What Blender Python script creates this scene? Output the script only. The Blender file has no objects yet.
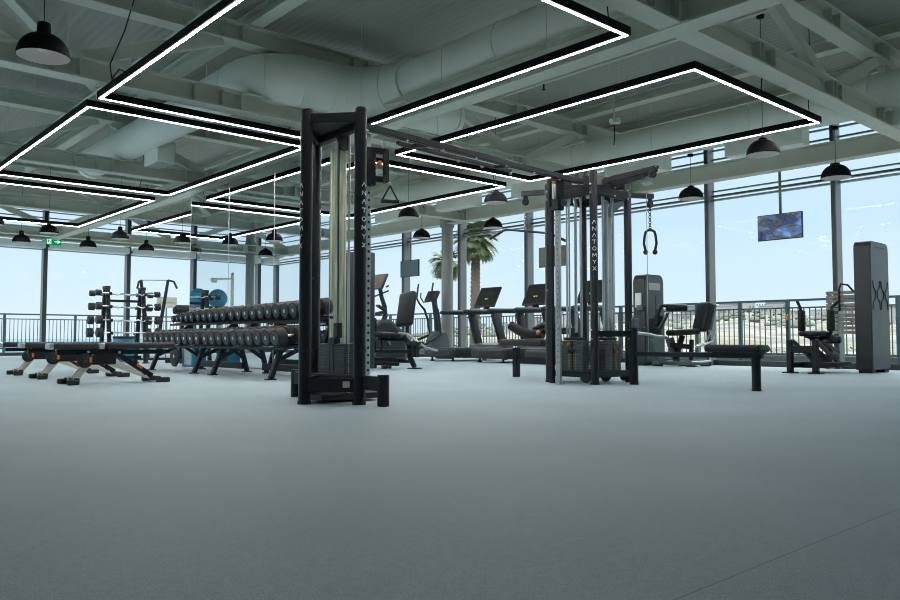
import bpy, bmesh, math, random
from mathutils import Vector, Matrix, Euler
random.seed(7)
PI = math.pi
SC = bpy.context.scene
COL = SC.collection
V = Vector

# ------------------------------------------------------------------ materials
def new_mat(name):
    m = bpy.data.materials.new(name); m.use_nodes = True
    nt = m.node_tree; nt.nodes.clear()
    return m, nt, nt.nodes.new('ShaderNodeOutputMaterial')
def mat(name, col, rough=0.5, metal=0.0, var=0.08, scale=9.0, bump=0.0, bscale=60.0, spec=0.5, coat=0.0):
    m, nt, out = new_mat(name)
    N, L = nt.nodes, nt.links
    p = N.new('ShaderNodeBsdfPrincipled')
    p.inputs['Roughness'].default_value = rough
    p.inputs['Metallic'].default_value = metal
    p.inputs['Specular IOR Level'].default_value = spec
    p.inputs['Coat Weight'].default_value = coat
    tc = N.new('ShaderNodeTexCoord')
    nz = N.new('ShaderNodeTexNoise'); nz.inputs['Scale'].default_value = scale; nz.inputs['Detail'].default_value = 3
    L.new(tc.outputs['Object'], nz.inputs['Vector'])
    cr = N.new('ShaderNodeMix'); cr.data_type = 'RGBA'
    cr.inputs[6].default_value = (*[c * (1 - var) for c in col], 1)
    cr.inputs[7].default_value = (*[min(1, c * (1 + var)) for c in col], 1)
    L.new(nz.outputs['Fac'], cr.inputs[0]); L.new(cr.outputs[2], p.inputs['Base Color'])
    if bump:
        n2 = N.new('ShaderNodeTexNoise'); n2.inputs['Scale'].default_value = bscale; n2.inputs['Detail'].default_value = 2
        L.new(tc.outputs['Object'], n2.inputs['Vector'])
        b = N.new('ShaderNodeBump'); b.inputs['Strength'].default_value = bump; b.inputs['Distance'].default_value = 0.004
        L.new(n2.outputs['Fac'], b.inputs['Height']); L.new(b.outputs[0], p.inputs['Normal'])
    L.new(p.outputs[0], out.inputs[0])
    return m
def emit(name, col, s):
    m, nt, out = new_mat(name)
    e = nt.nodes.new('ShaderNodeEmission'); e.inputs[0].default_value = (*col, 1); e.inputs[1].default_value = s
    nt.links.new(e.outputs[0], out.inputs[0]); return m

M = {}
M['steel'] = mat('grey green painted steel', (.62, .65, .565), .55, 0, .05, 3)
M['deck'] = None
M['duct'] = mat('grey green duct paint', (.82, .86, .78), .55, 0, .06, 2.5, .15, 6)
M['column'] = mat('grey column paint', (.27, .295, .275), .5, 0, .04)
M['mullion'] = mat('grey anodised mullion', (.20, .225, .225), .45, .1, .05)
M['transom'] = mat('teal grey transom', (.22, .33, .35), .4, .2, .05)
M['dark_frame'] = mat('dark window frame', (.05, .06, .065), .4, .2, .05)
M['black'] = mat('black powder coated steel', (.010, .0145, .019), .42, 0, .12, 14, .05, 300, spec=.3)
M['black2'] = mat('satin black steel', (.008, .010, .012), .5, 0, .1)
M['plastic'] = mat('charcoal plastic', (.020, .026, .032), .42, 0, .1)
M['gplastic'] = mat('slate grey shell plastic', (.085, .105, .118), .4, 0, .06, 4)
M['plate'] = mat('slate weight plate', (.07, .085, .095), .45, 0, .08)
M['emblem'] = mat('embossed emblem plastic', (.045, .056, .064), .4, 0, .05)
M['vinyl'] = mat('black vinyl upholstery', (.012, .015, .018), .45, 0, .15, 20, .15, 200, spec=.3)
M['vinyl_brown'] = mat('dark brown grey vinyl', (.024, .024, .025), .5, 0, .12, 20, .15, 200)
M['rubber'] = mat('black rubber', (.018, .019, .02), .65, 0, .15, 20, .2, 120)
M['rubber_worn'] = mat('worn brown black rubber', (.014, .013, .013), .6, 0, .2, 20, .2, 120)
M['dbface'] = mat('dumbbell face', (.05, .062, .075), .5, 0, .12, 30)
M['chrome'] = mat('brushed chrome', (.66, .69, .70), .28, 1.0, .04)
M['silver'] = mat('satin silver rail', (.50, .54, .56), .35, .7, .05)
M['cream'] = mat('cream notched plate', (.66, .65, .57), .4, .2, .05)
M['white'] = mat('white lettering paint', (.72, .76, .78), .5, 0, .02)
M['orange'] = mat('orange knob plastic', (.85, .20, .02), .4, 0, .03)
M['yellow'] = mat('yellow mark', (.45, .36, .07), .5, 0, .03)
M['red'] = mat('red plastic', (.55, .04, .03), .4, 0, .03)
M['blue'] = mat('cyan blue vinyl', (.02, .22, .40), .45, 0, .05)
M['ball'] = mat('blue exercise ball vinyl', (.03, .25, .42), .38, 0, .05)
M['sticker'] = mat('pale sticker', (.5, .5, .42), .5, 0, .05)
M['blind'] = mat('pale blind cassette', (.82, .84, .82), .5, 0, .03)
M['rail'] = mat('teal grey railing paint', (.075, .125, .145), .45, .2, .05)
M['lampin'] = mat('white lamp lining', (.9, .82, .80), .5, 0, .03)
M['lampout'] = mat('black lamp shade', (.004, .005, .006), .6, 0, .05, spec=.1)
M['led'] = emit('white led diffuser', (1.0, 1.0, .96), 80.0)
M['red_led'] = emit('red display', (1, .12, .05), 1.2)
M['green_led'] = emit('green display', (.1, 1, .25), 1.2)
M['exit'] = emit('green exit sign', (.0, .36, .12), .8)
M['exit_w'] = emit('white exit pictogram', (.75, .9, .8), 1.0)
M['leaf'] = mat('palm leaf', (.11, .16, .07), .6, 0, .3, 8)
M['trunk'] = mat('palm trunk bark', (.12, .095, .075), .8, 0, .6, 12, .5, 60)
M['terrace'] = mat('terrace paving', (.17, .20, .21), .7, 0, .06, 3)
M['house'] = mat('pale render', (.36, .36, .36), .8, 0, .08)
M['house2'] = mat('grey concrete', (.16, .19, .22), .8, 0, .08)
M['roof'] = mat('terracotta roof', (.24, .15, .11), .8, 0, .1)
M['plaster'] = mat('pale plaster wall', (.78, .82, .82), .8, 0, .03)
M['detector'] = mat('off white plastic', (.45, .5, .47), .5, 0, .03)

def m_floor():
    m, nt, out = new_mat('speckled grey rubber floor'); N, L = nt.nodes, nt.links
    p = N.new('ShaderNodeBsdfPrincipled'); p.inputs['Roughness'].default_value = .62
    p.inputs['Specular IOR Level'].default_value = .35
    tc = N.new('ShaderNodeTexCoord')
    a = N.new('ShaderNodeTexNoise'); a.inputs['Scale'].default_value = 230; a.inputs['Detail'].default_value = 2
    b = N.new('ShaderNodeTexNoise'); b.inputs['Scale'].default_value = .9; b.inputs['Detail'].default_value = 4
    L.new(tc.outputs['Object'], a.inputs[0]); L.new(tc.outputs['Object'], b.inputs[0])
    r = N.new('ShaderNodeValToRGB')
    r.color_ramp.elements[0].position = .33; r.color_ramp.elements[0].color = (.29, .375, .42, 1)
    r.color_ramp.elements[1].position = .68; r.color_ramp.elements[1].color = (.47, .58, .635, 1)
    L.new(a.outputs['Fac'], r.inputs[0])
    mx = N.new('ShaderNodeMix'); mx.data_type = 'RGBA'; mx.blend_type = 'MULTIPLY'; mx.inputs[0].default_value = 1
    r2 = N.new('ShaderNodeValToRGB')
    r2.color_ramp.elements[0].position = .3; r2.color_ramp.elements[0].color = (.84, .84, .84, 1)
    r2.color_ramp.elements[1].position = .7; r2.color_ramp.elements[1].color = (1.08, 1.08, 1.08, 1)
    c = N.new('ShaderNodeTexNoise'); c.inputs['Scale'].default_value = 38; c.inputs['Detail'].default_value = 3; L.new(tc.outputs['Object'], c.inputs[0])
    av = N.new('ShaderNodeMix'); av.inputs[0].default_value = .5; L.new(b.outputs['Fac'], av.inputs[2]); L.new(c.outputs['Fac'], av.inputs[3])
    L.new(av.outputs[0], r2.inputs[0]); L.new(r.outputs[0], mx.inputs[6]); L.new(r2.outputs[0], mx.inputs[7])
    # seams between the floor rolls, 18 m apart, running along X
    sp = N.new('ShaderNodeSeparateXYZ'); L.new(tc.outputs['Object'], sp.inputs[0])
    ad = N.new('ShaderNodeMath'); ad.operation = 'ADD'; ad.inputs[1].default_value = -.89; L.new(sp.outputs[1], ad.inputs[0])
    pp = N.new('ShaderNodeMath'); pp.operation = 'PINGPONG'; pp.inputs[1].default_value = 9.0; L.new(ad.outputs[0], pp.inputs[0])
    lt = N.new('ShaderNodeMath'); lt.operation = 'LESS_THAN'; lt.inputs[1].default_value = .002; L.new(pp.outputs[0], lt.inputs[0])
    m2 = N.new('ShaderNodeMix'); m2.data_type = 'RGBA'; m2.inputs[7].default_value = (.24,.28,.28,1)
    L.new(lt.outputs[0], m2.inputs[0]); L.new(mx.outputs[2], m2.inputs[6])
    L.new(m2.outputs[2], p.inputs['Base Color'])
    bp = N.new('ShaderNodeBump'); bp.inputs['Strength'].default_value = .25; bp.inputs['Distance'].default_value = .003
    L.new(a.outputs['Fac'], bp.inputs['Height']); L.new(bp.outputs[0], p.inputs['Normal'])
    L.new(p.outputs[0], out.inputs[0]); return m
M['floor'] = m_floor()

def m_deck():
    m, nt, out = new_mat('ribbed roof deck'); N, L = nt.nodes, nt.links
    p = N.new('ShaderNodeBsdfPrincipled'); p.inputs['Roughness'].default_value = .6
    tc = N.new('ShaderNodeTexCoord')
    w = N.new('ShaderNodeTexWave'); w.wave_type = 'BANDS'; w.bands_direction = 'X'; w.inputs['Scale'].default_value = 2.6
    L.new(tc.outputs['Object'], w.inputs[0])
    nz = N.new('ShaderNodeTexNoise'); nz.inputs['Scale'].default_value = .8; L.new(tc.outputs['Object'], nz.inputs[0])
    cr = N.new('ShaderNodeMix'); cr.data_type = 'RGBA'
    cr.inputs[6].default_value = (.32, .33, .29, 1); cr.inputs[7].default_value = (.38, .39, .345, 1)
    L.new(nz.outputs['Fac'], cr.inputs[0]); L.new(cr.outputs[2], p.inputs['Base Color'])
    b = N.new('ShaderNodeBump'); b.inputs['Strength'].default_value = .35; b.inputs['Distance'].default_value = .02
    L.new(w.outputs['Fac'], b.inputs['Height']); L.new(b.outputs[0], p.inputs['Normal'])
    L.new(p.outputs[0], out.inputs[0]); return m
M['deck'] = m_deck()

def m_glass():
    m, nt, out = new_mat('clear window glass'); N, L = nt.nodes, nt.links
    t = N.new('ShaderNodeBsdfTransparent'); t.inputs[0].default_value = (.965, .985, .99, 1)
    g = N.new('ShaderNodeBsdfGlossy'); g.inputs['Roughness'].default_value = .02
    f = N.new('ShaderNodeFresnel'); f.inputs[0].default_value = 1.2
    mx = N.new('ShaderNodeMixShader')
    ge = N.new('ShaderNodeNewGeometry'); om = N.new('ShaderNodeMath'); om.operation = 'SUBTRACT'; om.inputs[0].default_value = 1; L.new(ge.outputs['Backfacing'], om.inputs[1])
    mu = N.new('ShaderNodeMath'); mu.operation = 'MULTIPLY'; L.new(f.outputs[0], mu.inputs[0]); L.new(om.outputs[0], mu.inputs[1])
    L.new(mu.outputs[0], mx.inputs[0]); L.new(t.outputs[0], mx.inputs[1]); L.new(g.outputs[0], mx.inputs[2])
    L.new(mx.outputs[0], out.inputs[0]); return m
M['glass'] = m_glass()
def m_mirror():
    m, nt, out = new_mat('mirror silvering')
    g = nt.nodes.new('ShaderNodeBsdfGlossy'); g.inputs['Roughness'].default_value = 0.0
    g.inputs[0].default_value = (.80, .84, .86, 1)
    nt.links.new(g.outputs[0], out.inputs[0]); return m
M['mirror'] = m_mirror()
def m_wood(name, c0, c1, sx=40, rough=.6):
    m, nt, out = new_mat(name); N, L = nt.nodes, nt.links
    p = N.new('ShaderNodeBsdfPrincipled'); p.inputs['Roughness'].default_value = rough
    tc = N.new('ShaderNodeTexCoord'); mp = N.new('ShaderNodeMapping'); mp.inputs['Scale'].default_value = (sx, sx, 1.6)
    L.new(tc.outputs['Object'], mp.inputs[0])
    nz = N.new('ShaderNodeTexNoise'); nz.inputs['Scale'].default_value = 1; nz.inputs['Detail'].default_value = 4; nz.inputs['Distortion'].default_value = .6
    L.new(mp.outputs[0], nz.inputs[0])
    r = N.new('ShaderNodeValToRGB'); r.color_ramp.elements[0].position = .38; r.color_ramp.elements[1].position = .62
    r.color_ramp.elements[0].color = (*c0, 1); r.color_ramp.elements[1].color = (*c1, 1)
    L.new(nz.outputs['Fac'], r.inputs[0]); L.new(r.outputs[0], p.inputs['Base Color']); L.new(p.outputs[0], out.inputs[0]); return m
M['grain'] = m_wood('grey green wood grain', (.12, .15, .10), (.27, .31, .23))
M['brass'] = mat('pale brass trim', (.50, .43, .30), .4, .3, .04)
M['slat'] = m_wood('weathered wooden slat', (.22, .225, .205), (.36, .36, .33), 6)
def m_screen():
    m, nt, out = new_mat('television picture'); N, L = nt.nodes, nt.links
    tc = N.new('ShaderNodeTexCoord'); mp = N.new('ShaderNodeMapping'); mp.inputs['Scale'].default_value = (1, 1.6, 3.4); mp.inputs['Rotation'].default_value = (.25, 0, 0)
    L.new(tc.outputs['Object'], mp.inputs[0])
    nz = N.new('ShaderNodeTexNoise'); nz.inputs['Scale'].default_value = 1.5; nz.inputs['Detail'].default_value = 5; nz.inputs['Distortion'].default_value = 1.2
    L.new(mp.outputs[0], nz.inputs[0])
    r = N.new('ShaderNodeValToRGB'); e = r.color_ramp.elements
    e[0].position = .33; e[0].color = (.012, .03, .09, 1); e[1].position = .68; e[1].color = (.20, .42, .85, 1)
    for pos, c in ((.42, (.04, .10, .28, 1)), (.47, (.05, .06, .07, 1)), (.52, (.12, .15, .18, 1)), (.57, (.06, .19, .52, 1))):
        q = e.new(pos); q.color = c
    L.new(nz.outputs['Fac'], r.inputs[0])
    em = N.new('ShaderNodeEmission'); em.inputs[1].default_value = .75; L.new(r.outputs[0], em.inputs[0])
    g = N.new('ShaderNodeBsdfGlossy'); g.inputs['Roughness'].default_value = .15; g.inputs[0].default_value = (.02, .02, .02, 1)
    a = N.new('ShaderNodeAddShader'); L.new(em.outputs[0], a.inputs[0]); L.new(g.outputs[0], a.inputs[1])
    L.new(a.outputs[0], out.inputs[0]); return m
M['screen'] = m_screen()
M['screen_off'] = mat('dim grey blue screen', (.07, .12, .15), .3, 0, .2, 2)
M['screen_green'] = mat('dim green screen', (.07, .10, .06), .3, 0, .3, 6)
def m_hill():
    m, nt, out = new_mat('hazy hillside scrub and streets'); N, L = nt.nodes, nt.links
    p = N.new('ShaderNodeBsdfPrincipled'); p.inputs['Roughness'].default_value = .9; p.inputs['Specular IOR Level'].default_value = 0.1
    tc = N.new('ShaderNodeTexCoord')
    v = N.new('ShaderNodeTexVoronoi'); v.inputs['Scale'].default_value = .16
    n = N.new('ShaderNodeTexNoise'); n.inputs['Scale'].default_value = .025; n.inputs['Detail'].default_value = 6
    L.new(tc.outputs['Object'], v.inputs[0]); L.new(tc.outputs['Object'], n.inputs[0])
    r = N.new('ShaderNodeValToRGB'); e = r.color_ramp.elements
    e[0].position = .0; e[0].color = (.12, .145, .135, 1); e[1].position = .9; e[1].color = (.24, .26, .27, 1)
    for pos, c in ((.36, (.20, .18, .145, 1)), (.47, (.27, .245, .21, 1)), (.56, (.11, .14, .115, 1)), (.66, (.26, .27, .28, 1))):
        q = e.new(pos); q.color = c
    mx = N.new('ShaderNodeMix'); mx.data_type = 'RGBA'; mx.inputs[0].default_value = .5
    L.new(v.outputs['Color'], mx.inputs[6]); L.new(n.outputs['Color'], mx.inputs[7])
    sp = N.new('ShaderNodeSeparateColor'); L.new(mx.outputs[2], sp.inputs[0]); L.new(sp.outputs[0], r.inputs[0])
    L.new(r.outputs[0], p.inputs['Base Color']); L.new(p.outputs[0], out.inputs[0]); return m
M['hill'] = m_hill()
M['sea'] = mat('sea water', (.05, .14, .20), .5, 0, .1, .02)

# ------------------------------------------------------------------ mesh builder
class B:
    def __init__(s): s.bm = bmesh.new()
    def _tf(s, verts, mtx): bmesh.ops.transform(s.bm, matrix=mtx, verts=verts)
    def box(s, c, size, rot=(0, 0, 0), bev=0.0, seg=2, mi=0):
        r = bmesh.ops.create_cube(s.bm, size=1.0); vs = r['verts']
        s._tf(vs, Matrix.LocRotScale(V(c), Euler(rot), V(size)))
        fs = {f for v in vs for f in v.link_faces}
        for f in fs: f.material_index = mi
        if bev > 0:
            es = list({e for v in vs for e in v.link_edges})
            bmesh.ops.bevel(s.bm, geom=es, offset=min(bev, min(size) * .49), segments=1 if bev < .013 else seg, affect='EDGES', profile=.5, clamp_overlap=True)
        return s
    def bx(s, x0, x1, y0, y1, z0, z1, bev=0.0, seg=2, mi=0):
        return s.box(((x0+x1)/2, (y0+y1)/2, (z0+z1)/2), (abs(x1-x0), abs(y1-y0), abs(z1-z0)), bev=bev, seg=seg, mi=mi)
    def frame(s, p0, p1, up=(0, 0, 1)):
        p0, p1 = V(p0), V(p1); d = (p1-p0); l = d.length; z = d/l
        u = V(up)
        if abs(z.dot(u)) > .98: u = V((1, 0, 0))
        x = u.cross(z).normalized(); y = z.cross(x)
        m = Matrix((x, y, z)).transposed().to_4x4(); m.translation = p0
        return m, l
    def bar(s, p0, p1, w, h, bev=0.0, up=(0, 0, 1), mi=0):
        m, l = s.frame(p0, p1, up)
        r = bmesh.ops.create_cube(s.bm, size=1.0); vs = r['verts']
        s._tf(vs, m @ Matrix.LocRotScale(V((0, 0, l/2)), None, V((w, h, l))))
        for f in {f for v in vs for f in v.link_faces}: f.material_index = mi
        if bev > 0:
            es = list({e for v in vs for e in v.link_edges})
            bmesh.ops.bevel(s.bm, geom=es, offset=min(bev, min(w, h, l)*.49), segments=1 if bev < .013 else 2, affect='EDGES', profile=.5, clamp_overlap=True)
        return s
    def ibeam(s, p0, p1, w, h, tf, tw, mi=0):
        m, l = s.frame(p0, p1)
        a, b = w/2, h/2; c = tw/2; d = b-tf
        P = [(-a, -b), (a, -b), (a, -d), (c, -d), (c, d), (a, d), (a, b), (-a, b), (-a, d), (-c, d), (-c, -d), (-a, -d)]
        s.prismm(P, m, l, mi); return s
    def prismm(s, P, m, l, mi=0):
        n = len(P); A = [s.bm.verts.new(m @ V((x, y, 0))) for x, y in P]; C = [s.bm.verts.new(m @ V((x, y, l))) for x, y in P]
        f = [s.bm.faces.new(list(reversed(A))), s.bm.faces.new(C)]
        for i in range(n): f.append(s.bm.faces.new((A[i], A[(i+1) % n], C[(i+1) % n], C[i])))
        for q in f: q.material_index = mi
        return s
    def prism(s, P, axis, a, b, mi=0):
        """polygon P extruded along axis from a to b; (u,v) = (y,z) for x, (x,z) for y, (x,y) for z"""
        def pt(u, v, t): return V({'x': (t, u, v), 'y': (u, t, v), 'z': (u, v, t)}[axis])
        n = len(P); A = [s.bm.verts.new(pt(u, v, a)) for u, v in P]; C = [s.bm.verts.new(pt(u, v, b)) for u, v in P]
        f = [s.bm.faces.new(A), s.bm.faces.new(C)]
        for i in range(n): f.append(s.bm.faces.new((A[i], A[(i+1) % n], C[(i+1) % n], C[i])))
        for q in f: q.material_index = mi
        return s
    def cyl(s, p0, p1, r0, r1=None, n=14, mi=0, bev=0.0):
        r1 = r0 if r1 is None else r1
        pr = [(0, 0), (r0, 0), (r1, 1), (0, 1)]
        if bev: 
            l = (V(p1)-V(p0)).length; e = bev/l
            pr = [(0, 0), (r0-bev, 0), (r0-bev*.3, e*.3), (r0, e), (r1, 1-e), (r1-bev*.3, 1-e*.3), (r1-bev, 1), (0, 1)]
        return s.lathe(pr, p0, p1, n, mi)
    def lathe(s, pr, p0, p1, n=16, mi=0):
        """profile [(radius, t)] with t=0 at p0, 1 at p1"""
        m, l = s.frame(p0, p1); rings = []
        for r, t in pr:
            if r < 1e-6: rings.append([s.bm.verts.new(m @ V((0, 0, t*l)))])
            else: rings.append([s.bm.verts.new(m @ V((r*math.cos(2*PI*k/n), r*math.sin(2*PI*k/n), t*l))) for k in range(n)])
        for a, b in zip(rings, rings[1:]):
            if len(a) == 1 and len(b) == 1: continue
            for k in range(n):
                j = (k+1) % n
                if len(a) == 1: f = s.bm.faces.new((a[0], b[j], b[k]))
                elif len(b) == 1: f = s.bm.faces.new((a[k], a[j], b[0]))
                else: f = s.bm.faces.new((a[k], a[j], b[j], b[k]))
                f.material_index = mi
        return s
    def tube(s, pts, r, n=8, closed=False, mi=0, caps=True):
        pts = [V(p) for p in pts]; k = len(pts); rings = []
        rr = r if isinstance(r, (list, tuple)) else [r]*k
        prev = None
        for i, p in enumerate(pts):
            if closed: d = pts[(i+1) % k]-pts[i-1]
            else: d = pts[min(i+1, k-1)]-pts[max(i-1, 0)]
            d.normalize()
            if prev is None:
                u = V((0, 0, 1)) if abs(d.z) < .9 else V((1, 0, 0))
                x = u.cross(d).normalized()
            else:
                x = (prev-d*prev.dot(d)).normalized()
            prev = x; y = d.cross(x)
            rings.append([s.bm.verts.new(p+x*(rr[i]*math.cos(2*PI*q/n))+y*(rr[i]*math.sin(2*PI*q/n))) for q in range(n)])
        pr = list(zip(rings, rings[1:]))+([(rings[-1], rings[0])] if closed else [])
        for a, b in pr:
            for q in range(n):
                f = s.bm.faces.new((a[q], a[(q+1) % n], b[(q+1) % n], b[q])); f.material_index = mi
        if caps and not closed:
            for f in (s.bm.faces.new(list(reversed(rings[0]))), s.bm.faces.new(rings[-1])): f.material_index = mi
        return s
    def sphere(s, c, r, scale=(1, 1, 1), n=16, mi=0):
        q = bmesh.ops.create_uvsphere(s.bm, u_segments=n, v_segments=max(6, n//2), radius=r)
        s._tf(q['verts'], Matrix.LocRotScale(V(c), None, V(scale)))
        for f in {f for v in q['verts'] for f in v.link_faces}: f.material_index = mi
        return s
    def quad(s, a, b, c, d, mi=0):
        f = s.bm.faces.new([s.bm.verts.new(V(p)) for p in (a, b, c, d)]); f.material_index = mi; return s
    def build(s, name, mats, parent=None, off=(0, 0, 0), smooth=True, loc=None):
        if any(off): bmesh.ops.translate(s.bm, vec=-V(off), verts=s.bm.verts)
        bmesh.ops.recalc_face_normals(s.bm, faces=s.bm.faces)
        me = bpy.data.meshes.new(name); s.bm.to_mesh(me); s.bm.free()
        if not isinstance(mats, (list, tuple)): mats = [mats]
        for k in mats: me.materials.append(M[k] if isinstance(k, str) else k)
        if smooth:
            me.polygons.foreach_set('use_smooth', [True]*len(me.polygons))
            try: me.set_sharp_from_angle(angle=math.radians(38))
            except Exception: pass
        o = bpy.data.objects.new(name, me); COL.objects.link(o)
        if parent is not None: o.parent = parent
        if loc is not None: o.location = loc
        return o

def tag(o, label, cat, group=None, kind=None):
    o['label'] = label; o['category'] = cat
    if group: o['group'] = group
    if kind: o['kind'] = kind
    return o
def thing(name, label, cat, loc=(0, 0, 0), rz=0.0, group=None):
    o = bpy.data.objects.new(name, None); COL.objects.link(o)
    o.location = loc; o.rotation_euler = (0, 0, rz); o.empty_display_size = .2
    return tag(o, label, cat, group)
def struct(o): o['kind'] = 'structure'; return o
def dup(root, loc=None, rz=None, label=None, scale=None):
    r = root.copy(); COL.objects.link(r)
    if loc is not None: r.location = loc
    if rz is not None: r.rotation_euler = (0, 0, rz)
    if label: r['label'] = label
    if scale is not None: r.scale = (scale,)*3
    for ch in list(root.children):
        c = ch.copy(); COL.objects.link(c); c.parent = r
        for g in list(ch.children):
            d = g.copy(); COL.objects.link(d); d.parent = c
    return r
def arc(c, r, a0, a1, n, plane='xz'):
    out = []
    for i in range(n+1):
        a = a0+(a1-a0)*i/n; u, w = r*math.cos(a), r*math.sin(a)
        out.append({'xz': (c[0]+u, c[1], c[2]+w), 'xy': (c[0]+u, c[1]+w, c[2]), 'yz': (c[0], c[1]+u, c[2]+w)}[plane])
    return out
ORD = ['first', 'second', 'third', 'fourth', 'fifth', 'sixth', 'seventh', 'eighth', 'ninth', 'tenth', 'eleventh', 'twelfth', 'thirteenth',
       'fourteenth', 'fifteenth', 'sixteenth', 'seventeenth', 'eighteenth', 'nineteenth', 'twentieth']

# ------------------------------------------------------------------ camera (origin at X=0,Y=0; X and Y run along the two window walls)
F = 774.0
YAW = math.atan(690/775.0); PITCH = math.atan(38/F)
cam = bpy.data.cameras.new('camera'); co = bpy.data.objects.new('camera', cam); COL.objects.link(co)
cam.sensor_width = 36; cam.lens = 36*F/900; cam.clip_end = 8000; cam.clip_start = .05
co.location = (0, 0, .53); co.rotation_euler = (PI/2+PITCH, 0, -YAW)
SC.camera = co

# ------------------------------------------------------------------ shell
XW, YW = 14.0, 26.0           # the two glass walls
XL, YB = -1.65, -5.0           # the walls behind and beside the camera
ZD = 4.85                     # roof deck
o = B().bx(XL-.2, XW+.12, YB-.2, YW+.12, -.12, 0).build('floor', 'floor', smooth=False); struct(o)
o = B().bx(XL-.2, XW+.3, YB-.2, YW+.3, ZD, ZD+.15).build('ceiling', 'deck', smooth=False); struct(o)

WN = 0
def window_bay(axis, fixed, a, b, sgn, first=False, zt=ZD, cassette=False):
    """a bay of the glass wall between a and b along axis ('y': wall X=fixed, 'x': wall Y=fixed)"""
    global WN
    WN += 1
    def bb(m, u0, u1, t0, t1, z0, z1, bev=0, mi=0):
        t0, t1 = fixed+sgn*t0, fixed+sgn*t1
        if axis == 'y': m.bx(min(t0, t1), max(t0, t1), u0, u1, z0, z1, bev, mi=mi)
        else: m.bx(u0, u1, min(t0, t1), max(t0, t1), z0, z1, bev, mi=mi)
    f = B(); mw = .032 if axis == 'y' else .055
    bb(f, a-mw, a+mw, -.18, .08, 0, zt, .008)                 # mullion post
    if first: bb(f, b-mw, b+mw, -.18, .08, 0, zt, .008)
    bb(f, a-mw-.004, a+mw+.004, -.19, -.15 if axis == 'y' else -.18, 0, zt, mi=1)  # dark cap: shade on the mullion's room side, put into the colour
    bb(f, a, b, -.06, .06, 0, .10, mi=1)                        # sill channel
    bb(f, a, b, -.03, .05, 3.23, 3.262, mi=2)
    bb(f, a, b, -.03, .05, 3.305, 3.34, mi=1)
    bb(f, a, b, -.0, .05, 3.41, 3.435, mi=2)
    for z in (3.86, 4.04, 4.22, 4.40, 4.48): bb(f, a, b, .0, .05, z, z+.03, mi=2)
    fo = struct(f.build('window_%d' % WN, ['mullion', 'dark_frame', 'transom']))
    g = B(); bb(g, a+mw, b-mw, .0, .012, .10, zt); g.build('pane', 'glass', fo, smooth=False)
    return fo
ymul = [YB, -1.68, .72, 3.12, 5.53, 7.94, 10.36, 12.76, 15.17, 17.58, 19.98, 22.39, 24.2, YW]
for i in range(len(ymul)-1): window_bay('y', XW, ymul[i], ymul[i+1], 1, i == len(ymul)-2)
xmul = [XL, .95, 1.55, 4.0, 6.44, 8.93, 11.4, XW]
xmul = [XL, -.9, 1.55, 4.0, 6.44, 8.93, 11.4, XW]
for i in range(len(xmul)-1): window_bay('x', YW, xmul[i], xmul[i+1], 1, False)
o = B().bx(XL-.2, XL, YB-.2, 9.3, 0, ZD).build('wall_side', 'plaster', smooth=False); struct(o)
o = B().bx(XL-.2, XW+.12, YB-.2, YB, 0, ZD).build('wall_back', 'plaster', smooth=False); struct(o)
ym2 = [9.3, 11.8, 14.2, 16.7, 19.1, 21.5, 23.9, YW]
for i in range(len(ym2)-1): window_bay('y', XL, ym2[i], ym2[i+1], -1, False)
# roof edge spandrels above the glass
o = B().bx(XW-.06, XW+.2, YB-.2, YW+.2, 4.62, ZD).build('wall_right', 'steel', smooth=False); struct(o)
o = B().bx(XL-.2, XW+.2, YW-.06, YW+.2, 4.62, ZD).build('wall_left', 'steel', smooth=False); struct(o)
# roller blind cassettes along the far wall of windows
for i, (a, b) in enumerate(zip(xmul, xmul[1:])):
    o = B().bx(a+.06, b-.06, YW-.42, YW-.18, 3.25, 3.46, .02).build('blind_cassette', 'blind')
    B().cyl((a+.02, YW-.30, 3.33), (a+.10, YW-.30, 3.33), .035, n=10).build('end_bracket', 'dark_frame', o)
    wh = {1: 'hidden beyond the frame edge', 2: 'at the corner of the frame', 3: 'behind the green exit sign', 4: 'beside the exit sign towards the mirror', 5: 'behind the mirror', 6: 'at the far room corner', 0: 'at the far side corner'}[i]
    tag(o, 'pale roller blind cassette above the sea window ' + wh, 'blind', 'roller blind cassettes')

# columns
for n, (x, y) in enumerate(((13.35, 15.1), (13.35, 24.4), (0.0, 24.8), (13.35, -4.3), (6.52, 24.75))):
    if n == 4: continue
    o = B().cyl((x, y, 0), (x, y, 4.6), .152, n=28).cyl((x, y, 3.42), (x, y, 3.85), .185, n=28).cyl((x, y, 0), (x, y, .05), .19, n=28)
    struct(o.build('column', 'column'))

# girders along Y
def girder(x, zb, w, h):
    b = B().ibeam((x, YB, zb+h/2), (x, YW-.1, zb+h/2), w, h, .025, .016)
    for y in (4.05, 9.4, 14.4, 19.55, 24.7):
        for dy in (-.14, .14):
            b.bx(x-w/2+.004, x+w/2-.004, y+dy-.008, y+dy+.008, zb+.02, zb+h-.02)
    return struct(b.build('beam', 'steel', smooth=False))
girder(6.52, 3.488, .26, .32); girder(13.35, 3.488, .24, .32); girder(-1.35, 3.488, .2, .32)
B_ = B().ibeam((XL, 25.45, 3.66), (13.9, 25.45, 3.66), .24, .36, .025, .016); struct(B_.build('beam', 'steel', smooth=False))

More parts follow.
